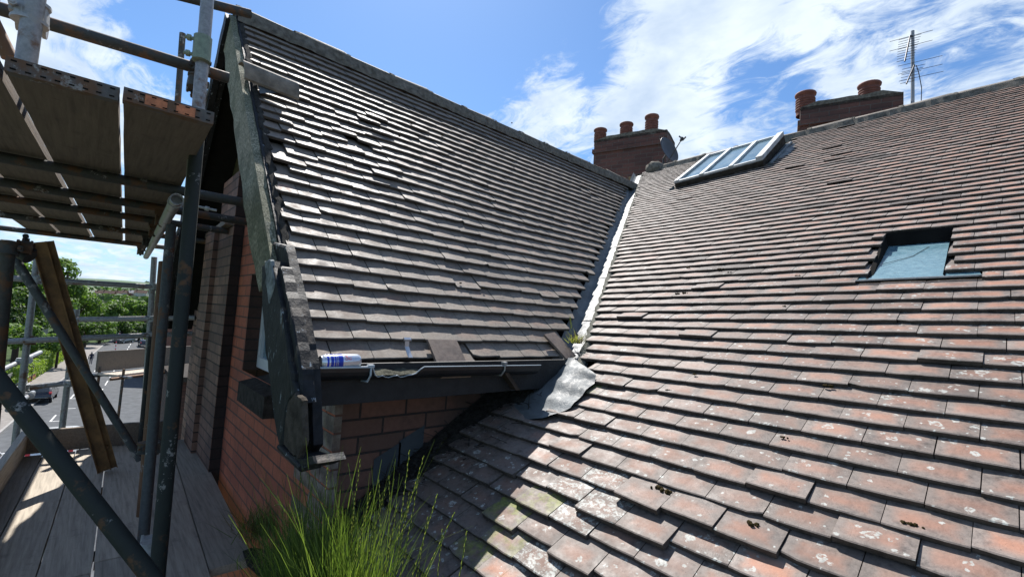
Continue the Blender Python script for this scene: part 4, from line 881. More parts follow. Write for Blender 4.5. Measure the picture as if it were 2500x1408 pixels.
def toe(p, q, h, th, label, mat=BOARD, tint=.4, seed=0):   # board on edge from p to q
    p, q = V(p), V(q); d = (q - p).normalized(); n = V((-d.y, d.x, 0)); mb = MB(); N = 20; R = []
    for i in range(N + 1):
        c = lerp(p, q, i / N); e = .010 * noise.noise(V((i * .35, seed, 0)))
        R += [c, c + n * th, c + n * th + Z * (h + e), c + Z * (h + e)]
    mb.add(R, [[i * 4 + j, i * 4 + (j + 1) % 4, (i + 1) * 4 + (j + 1) % 4, (i + 1) * 4 + j] for i in range(N) for j in range(4)] + [[0, 3, 2, 1], [N * 4, N * 4 + 1, N * 4 + 2, N * 4 + 3]], c=(tint, tint, tint, 1))
    return tag(mb.build('toe_board', mat), label, 'toe board', 'toe boards of the scaffold')
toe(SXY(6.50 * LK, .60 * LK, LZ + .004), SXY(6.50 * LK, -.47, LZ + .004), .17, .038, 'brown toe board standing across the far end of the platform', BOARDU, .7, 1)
toe(SXY(6.48 * LK, -.50, LZ + .004), SXY(1.6, -.50, LZ + .004), .17, .038, 'sunlit toe board along the street side with zigzag shadows', BOARD, .8, 2)
# second platform, one bay further along the street
fA, fB = onz(236, 908, 8.4), onz(500, 880, 8.4); fd_ = (fB - fA).normalized(); fn = V((-fd_.y, fd_.x, 0)); fn = fn if fn.x < 0 else -fn
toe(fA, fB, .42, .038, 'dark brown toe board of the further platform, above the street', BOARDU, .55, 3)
for i, lb_ in enumerate(('pale sunlit deck board nearest us on the further platform', 'pale sunlit deck board against the toe board of the further platform')):
    q = -fn * (.25 * (1 - i) + .24); board([fA + q + fn * .0 - Z * .02, fB + q - Z * .02, fB + q + fn * .235 - Z * .02, fA + q + fn * .235 - Z * .02], .038, BOARD, lb_, 'scaffold boards of the further platform', tint=.9, seed=40 + i)
sf2 = empty('scaffold', fA, 'further scaffold bay with an orange rusty ledger over the street', 'scaffold')
def tube2(name, p, q, mat, r=R0): mb = MB(); mb.tube(p, q, r, 12); return mb.build(name, mat, sf2)
tube2('ledger', fA - fn * .55 - Z * .08 - fd_ * .2, fB - fn * .55 - Z * .08, RUSTY, .03)['label'] = 'orange rusty ledger tube'; tube2('ledger', fA - Z * .08 - fd_ * .3, fB - Z * .08, GALVD)
for t in (.02, .9):
    for off in (0, -.55): p = lerp(fA, fB, t) + fn * off; tube2('standard', V((p.x, p.y, 0)), V((p.x, p.y, 8.5)), GALVD)
    p = lerp(fA, fB, t); tube2('transom', p + fn * .2 - Z * .06, p - fn * .75 - Z * .06, GALV)

# ================================================================== LOOSE THINGS ON THE HOUSE
can = empty('drink_can', (-1.60, .665, 9.82), 'empty blue and silver drink can with red letters lying in the gutter', 'can', None)
ca, cbb = onx(779, 884, -1.607), onx(876, 881, -1.607); ax = (cbb - ca).normalized(); Lc = (cbb - ca).length; rc = .0262
CANS = plain('brushed_can_silver', (.62, .66, .72), .25, .7, var=.12, scale=30); CANB = plain('can_blue', (.012, .045, .42), .28, .3, var=.3, scale=30); CANR = plain('can_red_ink', (.62, .05, .06), .4, var=.1); CANL = plain('can_lid', (.55, .56, .57), .3, .8, var=.2)
cm = MB(); cm.lathe(ca, ax, [(rc * .80, Lc * .03), (rc * .98, Lc * .085), (rc, Lc * .12), (rc, Lc * .93), (rc * .93, Lc * .975), (rc * .86, Lc)], 28); cm.build('can_body', CANS, can)
cb_ = MB()
for h0, h1 in ((.135, .185), (.225, .30), (.315, .36), (.372, .40), (.41, .53)): cb_.lathe(ca, ax, [(rc * 1.004, Lc * h0), (rc * 1.004, Lc * h1)], 28)
cb_.build('blue_band', CANB, can)
cl = MB(); cl.lathe(ca, ax, [(0, Lc * .035), (rc * .72, Lc * .032), (rc * .78, Lc * .012), (rc * .84, Lc * .02), (rc * .84, Lc * .05)], 24); cl.build('can_lid', CANL, can)
cf = MB(); cf.lathe(ca, ax, [(rc * .86, Lc), (rc * .8, Lc * .985), (0, Lc * .96)], 24); cf.build('can_base', CANL, can)
tcv = bpy.data.curves.new('lettering', 'FONT'); tcv.body = 'Bull'; tcv.size = .030; tcv.extrude = .0003; tob = bpy.data.objects.new('lettering_tmp', tcv); col.objects.link(tob)
bpy.context.view_layer.update(); tme = bpy.data.meshes.new_from_object(tob.evaluated_get(bpy.context.evaluated_depsgraph_get())); bpy.data.objects.remove(tob)
side = (CAM - (ca + cbb) / 2); side = (side - ax * side.dot(ax)).normalized(); upv = ax.cross(side).normalized(); upv = upv if upv.z > 0 else -upv
tw = max(v.co.x for v in tme.vertices)
for v in tme.vertices:
    x, y, z = v.co; an = (y - .010) / rc + .55; s_ = Lc * .56 + x * .82; v.co = ca + ax * s_ + (side * math.cos(an) + upv * math.sin(an)) * (rc * 1.006 + max(z, 0))
tme.materials.clear(); tme.materials.append(CANR); to = bpy.data.objects.new('lettering', tme); col.objects.link(to); to.parent = can; to.matrix_parent_inverse = can.matrix_basis.inverted()
# bent metal clip
cp0 = onG(982, 842, .012); cl_ = MB(); w_ = Y * .020
pts = [cp0 + GU * .010 + NG * .03, cp0 + NG * .028, cp0 - GU * .018 + NG * .012, cp0 - GU * .05 + NG * .010, cp0 - GU * .075 + NG * .012]
for i in range(4): cl_.obox(pts[i], pts[i + 1] - pts[i], w_ * (1.5 if i == 0 else 1) , NG * .002)
cl_.obox(pts[0] - w_ * .4 - GU * .0, GU * -.012, w_ * 1.6, NG * .010); tag(cl_.build('metal_clip', CANL), 'small bent aluminium clip lying on the gable tiles above the gutter', 'clip')
# satellite dish on the left chimney
dish = empty('satellite_dish', ony(1632, 375, 7.25), 'dark grey satellite dish on a bracket at the right side of the three pot chimney', 'dish')
DISHM = plain('dark_grey_dish', (.055, .055, .058), .5, var=.15)
dc = ony(1630, 368, 7.02); dax = V((.93, -.10, .30)).normalized(); dm = MB(); dm.lathe(dc, dax, [(0, .0), (.10, .006), (.18, .022), (.235, .042), (.24, .036), (.18, .014), (.10, -.004), (0, -.012)], 28); dm.build('reflector', DISHM, dish)
am_ = MB(); bot = dc - Z * .22; lnb = dc + dax * .26 + V((0, 0, .02)); am_.path([bot, lnb], .009, 6); am_.path([dc - Z * .05 - dax * .02, dc - Z * .10 - dax * .08, dc - Z * .42 - dax * .08], .018, 8); am_.path([dc - Z * .42 - dax * .08, V((c1x1, 7.35, dc.z - .42))], .014, 8); am_.build('bracket', DISHM, dish)
ln_ = MB(); ln_.tube(lnb, lnb + V((.03, 0, .06)), .022, 10); ln_.tube(lnb + V((.03, 0, .0)), lnb + V((.09, 0, .05)), .014, 8); ln_.tube(lnb + V((.02, 0, .04)), lnb + V((-.03, 0, .09)), .012, 8); ln_.build('receiver', DISHM, dish)
# aerial
mastb, mastt = ony(2229, 262, 7.45), ony(2228, 76, 7.45); ae = empty('tv_aerial', mastb, 'two comb shaped television aerials on one grey mast beside the right chimney', 'aerial')
mm = MB(); mm.tube(V((mastb.x, 7.45, 12.0)), mastt, .019, 10); mm.build('mast', plain('grey_aerial_mast', (.30, .31, .33), .5, .3, var=.1), ae)
AEM = plain('dark_aerial_alloy', (.05, .05, .055), .5, .4, var=.2)
def yagi(p0, p1, n, L0, L1, refl):
    b = MB(); b.tube(p0, p1, .009, 6); d = (p1 - p0).normalized(); ed = V((.98, .12, .0)).normalized()
    for i in range(n): c = lerp(p0, p1, (i + .5) / n); L2 = lerp(L0, L1, i / (n - 1)); b.tube(c - ed * L2 / 2, c + ed * L2 / 2, .0032, 5)
    for q in refl: c = p0 + q; b.tube(c - ed * .21, c + ed * .21, .0032, 5)
    b.tube(p0, p0 + (V((mastb.x, 7.45, p0.z)) - p0), .012, 6); return b.build('aerial', AEM, ae)
yagi(ony(2222, 88, 7.40), ony(2209, 150, 7.05), 10, .22, .16, [V((0, .05, .02)), V((0, .03, -.12))])
yagi(ony(2232, 160, 7.40), ony(2213, 205, 7.1), 6, .22, .13, [V((.05, .03, .05)), V((.05, .03, -.06)), V((.06, .02, -.16))])
cw = MB(); cw.path([ony(2237, 160, 7.45), ony(2243, 178, 7.45), ony(2250, 215, 7.45), ony(2249, 246, 7.45)], .005, 5); cw.build('cable', AEM, ae)

# ================================================================== PLANTS ON THE ROOF
def blade(mb, base, d, L, w, bend, seed, c, n=6, droop=.6):
    side = d.cross(V((0, 0, 1))).normalized() if abs(d.z) < .99 else X; side = (Matrix.Rotation(RND.uniform(0, 6.28), 3, 'Z') @ X).normalized(); pts = []; p = V(base); dr = V(d).normalized()
    for i in range(n + 1):
        t = i / n; pts.append(p.copy()); dr = (dr + V(bend) * (.5 + droop * t) / n).normalized(); p = p + dr * L / n
    vs = []
    for i, q in enumerate(pts): ww = w * (1 - (i / n) ** 2.2) * .5 + .0002; vs += [q - side * ww, q + side * ww]
    mb.add(vs, [[i * 2, i * 2 + 1, i * 2 + 3, i * 2 + 2] for i in range(n)], c=c); return pts
def seed_head(mb, pts, k0, c):
    for i in range(k0, len(pts) - 1):
        for q in range(4):
            t = q / 4; p = lerp(pts[i], pts[i + 1], t); d = (pts[i + 1] - pts[i]).normalized(); s = (1 if (i * 3 + q) % 2 else -1); o = d.cross(X).normalized() * s
            mb.add([p, p + d * .005 + o * .0018, p + d * .011 + o * .0012, p + d * .006 - o * .0002], [[0, 1, 2, 3]], c=c); mb.add([p, p + d * .005 + X * s * .0016, p + d * .010 + X * s * .001, p + d * .006], [[0, 1, 2, 3]], c=c)
gb_ = MB(); sh_ = MB(); r0 = random.Random(5); RND = random.Random(21)
def gz_(x, y): return 8.86 + (y - .6) * .35
for i in range(3400):
    x = RND.gauss(-1.24, .175); u = (x + 1.20) / .33; y = RND.uniform(.50, .62)
    L = max(.08, RND.gauss(.36, .11) - abs(u) * .06); d = V((u * .22 + RND.gauss(0, .13), RND.gauss(-.02, .12), 1)); cc = RND.random() ** 1.5
    blade(gb_, V((x, y, 8.95 + .06 * RND.random())), d, L, RND.uniform(.0014, .0036), V((RND.gauss(.1, .45), RND.gauss(-.1, .3), -RND.uniform(0, .6))), i, (cc, cc, cc, 1))
tips = [(1000, 1098), (1035, 1112), (925, 1170), (942, 1190), (950, 1160), (1068, 1205), (1080, 1290), (880, 1120), (850, 1130), (865, 1235), (800, 1140), (820, 1180), (780, 1240), (760, 1200), (735, 1160), (722, 1240), (710, 1247), (1110, 1250), (1140, 1295), (1000, 1200), (970, 1230), (905, 1200), (1020, 1180), (830, 1290), (770, 1150), (690, 1250), (960, 1290), (1045, 1260)]
for i, (u, v) in enumerate(tips):
    y = RND.uniform(.50, .60); T = ony(u, v, y); B0 = V((-1.15 + (T.x + 1.15) * .45 + RND.gauss(0, .03), y, 8.97)); d = (T - B0); L = d.length * 1.02; lean = V((RND.gauss(0, .10), 0, 0)); cc = RND.random(); n = 14; pts = []
    for k in range(n + 1): t = k / n; pts.append(lerp(B0, T, t) + V((lean.x * math.sin(t * 3.14) * .35, 0, .0)))
    gb_.path(pts, [.0009] * (n + 1), 4, c=(cc, cc, cc, 1), cap=False); seed_head(sh_, pts, n - 4, (cc, cc, cc, 1))
for i, (u0, v0, u1, v1) in enumerate(((760, 1330, 708, 1247), (700, 1400, 602, 1298), (690, 1408, 622, 1345), (700, 1270, 672, 1232))):   # drooping heads at the left
    pts = [lerp(ony(u0, v0, .52), ony(u1, v1, .50), t / 10) + Z * .02 * math.sin(t / 10 * 3.14) for t in range(11)]; gb_.path(pts, .001, 4, c=(.7, .7, .7, 1), cap=False); seed_head(sh_, pts, 2, (.9, .9, .9, 1))
gr = empty('grass_clump', (-1.62, .72, 8.86), 'tall clump of green seeding grass growing from the roof corner below the gutter', 'grass clump')
gb_.build('grass_blade', GRASSM, gr)['kind'] = 'stuff'; sh_.build('seed_head', SEEDM, gr)['kind'] = 'stuff'
def tuft(base, n, Lm, mats, label, spread=.03, lean=V((0, 0, 0)), name='weed_tuft', cat='weed'):
    g = MB(); dd = MB()
    for i in range(n):
        b = base + V((RND.gauss(0, spread), RND.gauss(0, spread), 0)); d = V((RND.gauss(0, .6), RND.gauss(0, .6), 1)) + lean; cc = RND.random()
        blade(g if i % 2 else dd, b, d, Lm * RND.uniform(.4, 1.2), RND.uniform(.002, .004), V((RND.gauss(0, .8), RND.gauss(0, .8), -RND.uniform(0, 1.2))), i, (cc, cc, cc, 1))
    e = empty(name, base, label, cat); g.build('blade', mats[0], e)['kind'] = 'stuff'; dd.build('dry_blade', mats[1], e)['kind'] = 'stuff'; return e
tuft(onM(1407, 838, .01), 150, .085, (SEEDM, DRYM), 'small yellow green weed with dry stalks at the foot of the valley', .018)
tw_ = MB(); b0 = onM(1395, 820, .01); tw_.path([b0, b0 + V((-.01, .0, .05)), b0 + V((-.02, 0, .11))], .0015, 4, c=(.6, .6, .6, 1))
for q in range(12): tw_.blob(b0 + V((-.02 * q / 12, 0, .05 + .006 * q)) + V((RND.gauss(0, .003), 0, 0)), .004, q, 4)
tag(tw_.build('weed_stalk', SEEDM), 'single thin seeding stalk standing left of the valley weed', 'weed')
tuft(ony(640, 1300, .74), 420, .16, (GRASSM, DRYM), 'tangle of dead brown grass at the foot of the quoin bricks', .05, name='dry_grass')
tuft(ony(690, 1370, .70), 300, .15, (DRYM, GRASSM), 'low dry weeds between the platform and the tall grass', .06, name='dry_grass')

# gutter the grass grows from, along the eaves of the main slope
eg = MB(); rows = []
for i in range(31):
    x = lerp(-1.93, 1.7, i / 30); rows.append([V((x, .58 + .065 * math.cos(a), 8.93 + .06 * math.sin(a))) for a in [math.pi + math.pi * j / 8 for j in range(9)]])
eg.add([p for r in rows for p in r], [[i * 9 + j, (i + 1) * 9 + j, (i + 1) * 9 + j + 1, i * 9 + j + 1] for i in range(30) for j in range(8)], smooth=True); eg.quad(V((-1.93, .52, 8.925)), V((1.7, .52, 8.925)), V((1.7, .64, 8.93)), V((-1.93, .64, 8.93))); eg.build('eaves_gutter', DIRT, house)
# soil ledge at the foot of the corner
lg = MB(); R_ = []
for i in range(21):
    for j in range(9):
        x = lerp(-2.5, -1.45, i / 20); y = lerp(.63, .92, j / 8); R_.append(V((x, y, 8.80 + .10 * (x + 2.5) + .03 * noise.noise(V((x * 9, y * 9, 0))))))
lg.add(R_, [[i * 9 + j, (i + 1) * 9 + j, (i + 1) * 9 + j + 1, i * 9 + j + 1] for i in range(20) for j in range(8)], smooth=True); lg.build('ledge', DIRT, house)

# ================================================================== THE STREET BELOW
def struct(o): o['kind'] = 'structure'; return o
GRD = plain('field_grass', (.04, .065, .02), .95, var=.5, scale=.25); ASPH = plain('asphalt', (.095, .10, .105), .9, var=.25, scale=1.5); PAVE = plain('pavement_slabs', (.22, .205, .19), .9, var=.2, scale=2); KERB = plain('kerb_stone', (.26, .25, .235), .85, var=.2, scale=4); PAINT = plain('road_paint', (.62, .62, .60), .7, var=.2, scale=5)
g = MB(); g.quad(V((-4000, -4000, -.15)), V((4000, -4000, -.15)), V((4000, 4000, -.15)), V((-4000, 4000, -.15))); struct(g.build('ground', GRD))
A = V((0, -3.9, 0)); rdir = V((-1, .082, 0)).normalized(); rn = V((-rdir.y, rdir.x, 0)); rn = rn if rn.y > 0 else -rn
def rp(s, t, z): return A + rdir * s + rn * t + Z * z
def strip(name, t0, t1, z, mat, s0=-60, s1=210, seg=40):
    m = MB(); R = []
    for i in range(seg + 1):
        s = lerp(s0, s1, i / seg); cv = 0 if s < 120 else .0012 * (s - 120) ** 2 * 1.0
        R += [rp(s, t0 - cv * 0 + cv, z), rp(s, t1 + cv, z)]
    m.add(R, [[i * 2, i * 2 + 2, i * 2 + 3, i * 2 + 1][::-1] if False else [i * 2, i * 2 + 2, i * 2 + 3, i * 2 + 1] for i in range(seg)]); return struct(m.build(name, mat))
RW = 3.9
strip('road', -RW - .2, RW + .2, -.02, ASPH)
def kerbed(name, t0, t1):
    m = MB(); m.hexa([rp(-60, t0, -.12), rp(125, t0, -.12), rp(125, t1, -.12), rp(-60, t1, -.12), rp(-60, t0, .10), rp(125, t0, .10), rp(125, t1, .10), rp(-60, t1, .10)]); return struct(m.build(name, PAVE))
kerbed('pavement', -RW - 2.4, -RW - .16); kerbed('pavement', RW + .16, RW + 3.2)
for sgn in (-1, 1):
    m = MB(); t0 = sgn * RW; t1 = sgn * (RW + .15); m.hexa([rp(-60, min(t0, t1), -.1), rp(125, min(t0, t1), -.1), rp(125, max(t0, t1), -.1), rp(-60, max(t0, t1), -.1), rp(-60, min(t0, t1), .113), rp(125, min(t0, t1), .113), rp(125, max(t0, t1), .113), rp(-60, max(t0, t1), .113)]); struct(m.build('kerb', KERB))
m = MB()
for s in range(20, 160, 6): m.hexa([rp(s, -.05, -.016), rp(s + 3.4, -.05, -.016), rp(s + 3.4, .05, -.016), rp(s, .05, -.016), rp(s, -.05, -.012), rp(s + 3.4, -.05, -.012), rp(s + 3.4, .05, -.012), rp(s, .05, -.012)])
for s in range(40, 110, 5):
    m.hexa([rp(s, -1.85, -.016), rp(s + .12, -1.85, -.016), rp(s + .12, -1.0, -.016), rp(s, -1.0, -.016), rp(s, -1.85, -.012), rp(s + .12, -1.85, -.012), rp(s + .12, -1.0, -.012), rp(s, -1.0, -.012)])
    m.hexa([rp(s, -1.95, -.016), rp(s + 2.5, -1.95, -.016), rp(s + 2.5, -1.85, -.016), rp(s, -1.85, -.016), rp(s, -1.95, -.012), rp(s + 2.5, -1.95, -.012), rp(s + 2.5, -1.85, -.012), rp(s, -1.85, -.012)])
struct(m.build('road_markings', PAINT))
# far hill
hl = MB(); cols_ = 90; prof = [(330, -1.2, 0), (480, .0, .5), (620, 9, 1), (820, 14, 2), (1100, 24, 4), (1500, 46, 10), (2000, 50, 14)]; R_ = []
for i in range(cols_):
    u = lerp(-2200, 1500, i / (cols_ - 1)); r = ray(u, 704); r = V((r.x, r.y, 0)).normalized()
    for dd, z, a in prof: R_.append(V((r.x * dd, r.y * dd, z + a * noise.noise(V((r.x * 6, r.y * 6, dd * .002))))))
k = len(prof); hl.add(R_, [[i * k + j, (i + 1) * k + j, (i + 1) * k + j + 1, i * k + j + 1] for i in range(cols_ - 1) for j in range(k - 1)], smooth=True)
hm_ = Mat('hill_fields', rough=1); n_ = hm_.noise(.004, 3, .5); hm_.col(hm_.ramp(n_, [(.38, (.045, .085, .045)), (.5, (.075, .12, .055)), (.62, (.10, .14, .07))])); struct(hl.build('hills', hm_.m))
# ---- trees
def crown_mesh(name, seed, n, lobes, leaf, mat, R=1.0, squash=.85):
    rr = random.Random(seed); mb = MB(); L_ = []
    for i in range(lobes):
        th = rr.uniform(0, 6.283); ph = math.acos(rr.uniform(-.55, 1)); q = rr.uniform(.45, .72) * R; c = V((math.sin(ph) * math.cos(th) * q, math.sin(ph) * math.sin(th) * q, math.cos(ph) * q * squash)); L_.append((c, rr.uniform(.26, .42) * R))
    for i in range(n):
        c, r = L_[rr.randrange(lobes)]; d = V((rr.gauss(0, 1), rr.gauss(0, 1), rr.gauss(.25, 1))).normalized(); p = c + V((d.x, d.y, d.z * .75)) * r * rr.uniform(.72, 1.08); s = leaf * rr.uniform(.6, 1.5)
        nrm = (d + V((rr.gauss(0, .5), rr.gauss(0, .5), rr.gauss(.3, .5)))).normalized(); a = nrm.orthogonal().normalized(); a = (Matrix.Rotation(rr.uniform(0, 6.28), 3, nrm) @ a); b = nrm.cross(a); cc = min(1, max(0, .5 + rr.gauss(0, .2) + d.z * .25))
        mb.add([p - a * s * .5, p + b * s * .32, p + a * s * .5, p - b * s * .32], [[0, 1, 2, 3]], c=(cc, cc, cc, 1))
    return mb
def tree(base, H, Rc, label, seed, mat=LEAF, n=2600, leaf=.055, cat='tree', trunk=True, squash=.9, name='broadleaf_tree', group=None, leafabs=None):
    e = empty(name, base, label, cat, group); zc = H - Rc * squash; lf = (leafabs or leaf * 5) / Rc
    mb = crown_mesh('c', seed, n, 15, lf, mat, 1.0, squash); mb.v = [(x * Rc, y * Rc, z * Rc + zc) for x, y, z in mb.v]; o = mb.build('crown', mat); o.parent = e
    if trunk:
        t = MB(); rr = random.Random(seed); t.tube(V((0, 0, -.1)), V((0, 0, zc * .75)), Rc * .085, 8, r2=Rc * .06)
        for i in range(5): a = rr.uniform(0, 6.28); t.tube(V((0, 0, zc * rr.uniform(.5, .75))), V((math.cos(a) * Rc * .45, math.sin(a) * Rc * .45, zc + Rc * rr.uniform(-.1, .4))), Rc * .045, 6, r2=Rc * .012)
        o = t.build('trunk', BARK); o.parent = e
    return e
def at_ground(u, d): P = atd(u, 704, d); return V((P.x, P.y, -.15))
def tree_px(u, vtop, halfw, d, *a, **k):
    P = atd(u, vtop, d); Rc = halfw * d / F; return tree(V((P.x, P.y, -.15)), P.z + .15, Rc, *a, **k)
tree_px(112, 612, 108, 62, 'tallest leafy tree, standing behind the rusty raker beam', 1, LEAF, 6500, leafabs=.42)
tree_px(60, 690, 84, 52, 'dark bushy tree in front of the tallest tree', 2, LEAFD, 4500, leafabs=.36)
tree_px(185, 690, 60, 74, 'rounded tree right of the tallest tree', 3, LEAF, 3500, leafabs=.42)
tree_px(-40, 640, 90, 60, 'tree cut off by the left picture edge', 4, LEAFD, 4200, leafabs=.4)
tree_px(222, 742, 45, 96, 'dark rounded tree beside the utility pole', 5, LEAFD, 2600, leafabs=.5)
tree_px(268, 728, 42, 120, 'bright round tree behind the middle guard rail', 6, LEAF, 2600, leafabs=.6)
tree_px(318, 716, 40, 135, 'broad tree in the middle of the far belt of trees', 7, LEAF, 2600, leafabs=.6)
tree_px(362, 724, 34, 125, 'tree behind the slim light grey upright', 8, LEAF, 2200, leafabs=.55)
tree_px(395, 706, 34, 110, 'dark tree seen between the cluster of uprights', 9, LEAFD, 2200, leafabs=.5)
tree_px(250, 772, 40, 92, 'low tree in front of the far belt, above the road bend', 10, LEAF, 2200, leafabs=.45)
tree_px(300, 775, 38, 100, 'leafy tree overhanging the far parked cars', 11, LEAFD, 2200, leafabs=.45)
tree_px(345, 778, 36, 104, 'shady tree beside the far white van', 12, LEAFD, 2000, leafabs=.45)
tree_px(30, 772, 60, 40, 'leafy bush filling the gap beside the left upright', 13, LEAF, 3800, leafabs=.28, trunk=False, name='shrub', cat='shrub')
tree_px(110, 800, 45, 48, 'bush between the tall tree and the hedge', 14, LEAF, 3000, leafabs=.28, trunk=False, name='shrub', cat='shrub')
tree_px(165, 790, 40, 60, 'green bush behind the diagonal brace', 15, LEAFD, 2600, leafabs=.3, trunk=False, name='shrub', cat='shrub')
tree_px(245, 735, 40, 150, 'small tree far behind the utility pole', 16, LEAFD, 2000, leafabs=.6)
tree_px(335, 735, 44, 165, 'pale green tree behind the broad middle tree', 17, LEAF, 2000, leafabs=.7)
tree_px(290, 742, 40, 148, 'tree showing between two round trees of the far belt', 18, LEAF, 2000, leafabs=.6)
tree_px(385, 745, 40, 140, 'tree behind the middle guard rail end', 19, LEAF, 2000, leafabs=.6)
tree_px(215, 775, 36, 84, 'leafy tree just left of the short capped upright', 20, LEAFD, 2200, leafabs=.42)
tree_px(420, 735, 30, 150, 'tree seen beside the rusty upright', 21, LEAFD, 1500, leafabs=.6)
# hedge along the left pavement
hd = MB(); rr = random.Random(3)
hA, hB = rp(52, -RW - 3.3, 0), rp(92, -RW - 3.1, 0)
for i in range(9000):
    t = rr.random(); c = lerp(hA, hB, t); hh = 1.9 + .35 * math.sin(t * 17) + .2 * math.sin(t * 41); a = rr.uniform(-.3, 3.44); p = c + rn * math.cos(a) * .8 * rr.uniform(.85, 1.1) + Z * (max(.15, math.sin(a)) ** .5 * hh * rr.uniform(.9, 1.06)) if rr.random() < .6 else c + rn * rr.uniform(.6, .85) + Z * rr.uniform(.1, hh)
    s = rr.uniform(.12, .28); nr = V((rr.gauss(0, .6), rr.gauss(.3, .6), rr.gauss(.6, .5))).normalized(); a_ = nr.orthogonal().normalized(); b_ = nr.cross(a_); cc = rr.random(); hd.add([p - a_ * s / 2, p + b_ * s / 3, p + a_ * s / 2, p - b_ * s / 3], [[0, 1, 2, 3]], c=(cc, cc, cc, 1))
tag(hd.build('hedge', LEAFY), 'bright yellow green hedge along the left pavement behind the pedestrian', 'hedge')
# low wall, fence panel and gate posts in front of the gardens
gw = empty('garden_wall', rp(50, -RW - 2.5, 0), 'low brick garden wall with pale coping along the left pavement', 'wall')
m = MB(); m.hexa([rp(44, -RW - 2.65, -.1), rp(74, -RW - 2.65, -.1), rp(74, -RW - 2.42, -.1), rp(44, -RW - 2.42, -.1), rp(44, -RW - 2.65, .75), rp(74, -RW - 2.65, .75), rp(74, -RW - 2.42, .75), rp(44, -RW - 2.42, .75)]); m.build('brickwork', BRICK_RED, gw)
m = MB(); m.hexa([rp(44, -RW - 2.70, .75), rp(74, -RW - 2.70, .75), rp(74, -RW - 2.38, .75), rp(44, -RW - 2.38, .75), rp(44, -RW - 2.70, .83), rp(74, -RW - 2.70, .83), rp(74, -RW - 2.38, .83), rp(44, -RW - 2.38, .83)]); m.build('coping', KERB, gw)
fp_ = empty('fence_panel', rp(64, -RW - 2.8, 0), 'weathered grey close boarded fence panel above the garden wall', 'fence')
m = MB()
for i in range(14): s = 62 + i * .22; m.hexa([rp(s, -RW - 2.82, .5), rp(s + .2, -RW - 2.82, .5), rp(s + .2, -RW - 2.79, .5), rp(s, -RW - 2.79, .5), rp(s, -RW - 2.82, 1.9), rp(s + .2, -RW - 2.82, 1.9), rp(s + .2, -RW - 2.79, 1.9), rp(s, -RW - 2.79, 1.9)])
m.build('boards', plain('grey_fence_board', (.24, .235, .225), .9, var=.3, scale=3), fp_)
for s, lb_ in ((69.0, 'dark gate post nearest the grey fence panel'), (71.5, 'dark gate post beside the hedge')):
    m = MB(); m.hexa([rp(s, -RW - 2.6, 0), rp(s + .25, -RW - 2.6, 0), rp(s + .25, -RW - 2.35, 0), rp(s, -RW - 2.35, 0), rp(s, -RW - 2.6, 1.7), rp(s + .25, -RW - 2.6, 1.7), rp(s + .25, -RW - 2.35, 1.7), rp(s, -RW - 2.35, 1.7)]); m.tube(rp(s + .12, -RW - 2.47, 1.7), rp(s + .12, -RW - 2.47, 1.85), .16, 8, r2=.02); tag(m.build('gate_post', plain('dark_post', (.035, .03, .028), .8)), lb_, 'gate post', 'gate posts on the left pavement')
# utility poles
for u, vt, d, lb_ in ((219, 705, 88, 'dark wooden utility pole in front of the far trees'), (166, 668, 60, 'slim dark pole rising in front of the tallest tree')):
    P = atd(u, vt, d); m = MB(); m.tube(V((P.x, P.y, -.1)), P, .14, 8, r2=.09); m.tube(P - Z * .5 - rn * .5, P - Z * .5 + rn * .5, .05, 6); tag(m.build('utility_pole', BARK), lb_, 'pole')
# pedestrian crossing pole with red and white bands
P = onz(281, 858, 0); bp = empty('banded_pole', P, 'short pole with red and white bands at the road bend', 'pole')
for i in range(6): m = MB(); m.tube(P + Z * i * .3, P + Z * (i * .3 + .3), .07, 10); m.build('band', CANR if i % 2 else WHITE, bp)
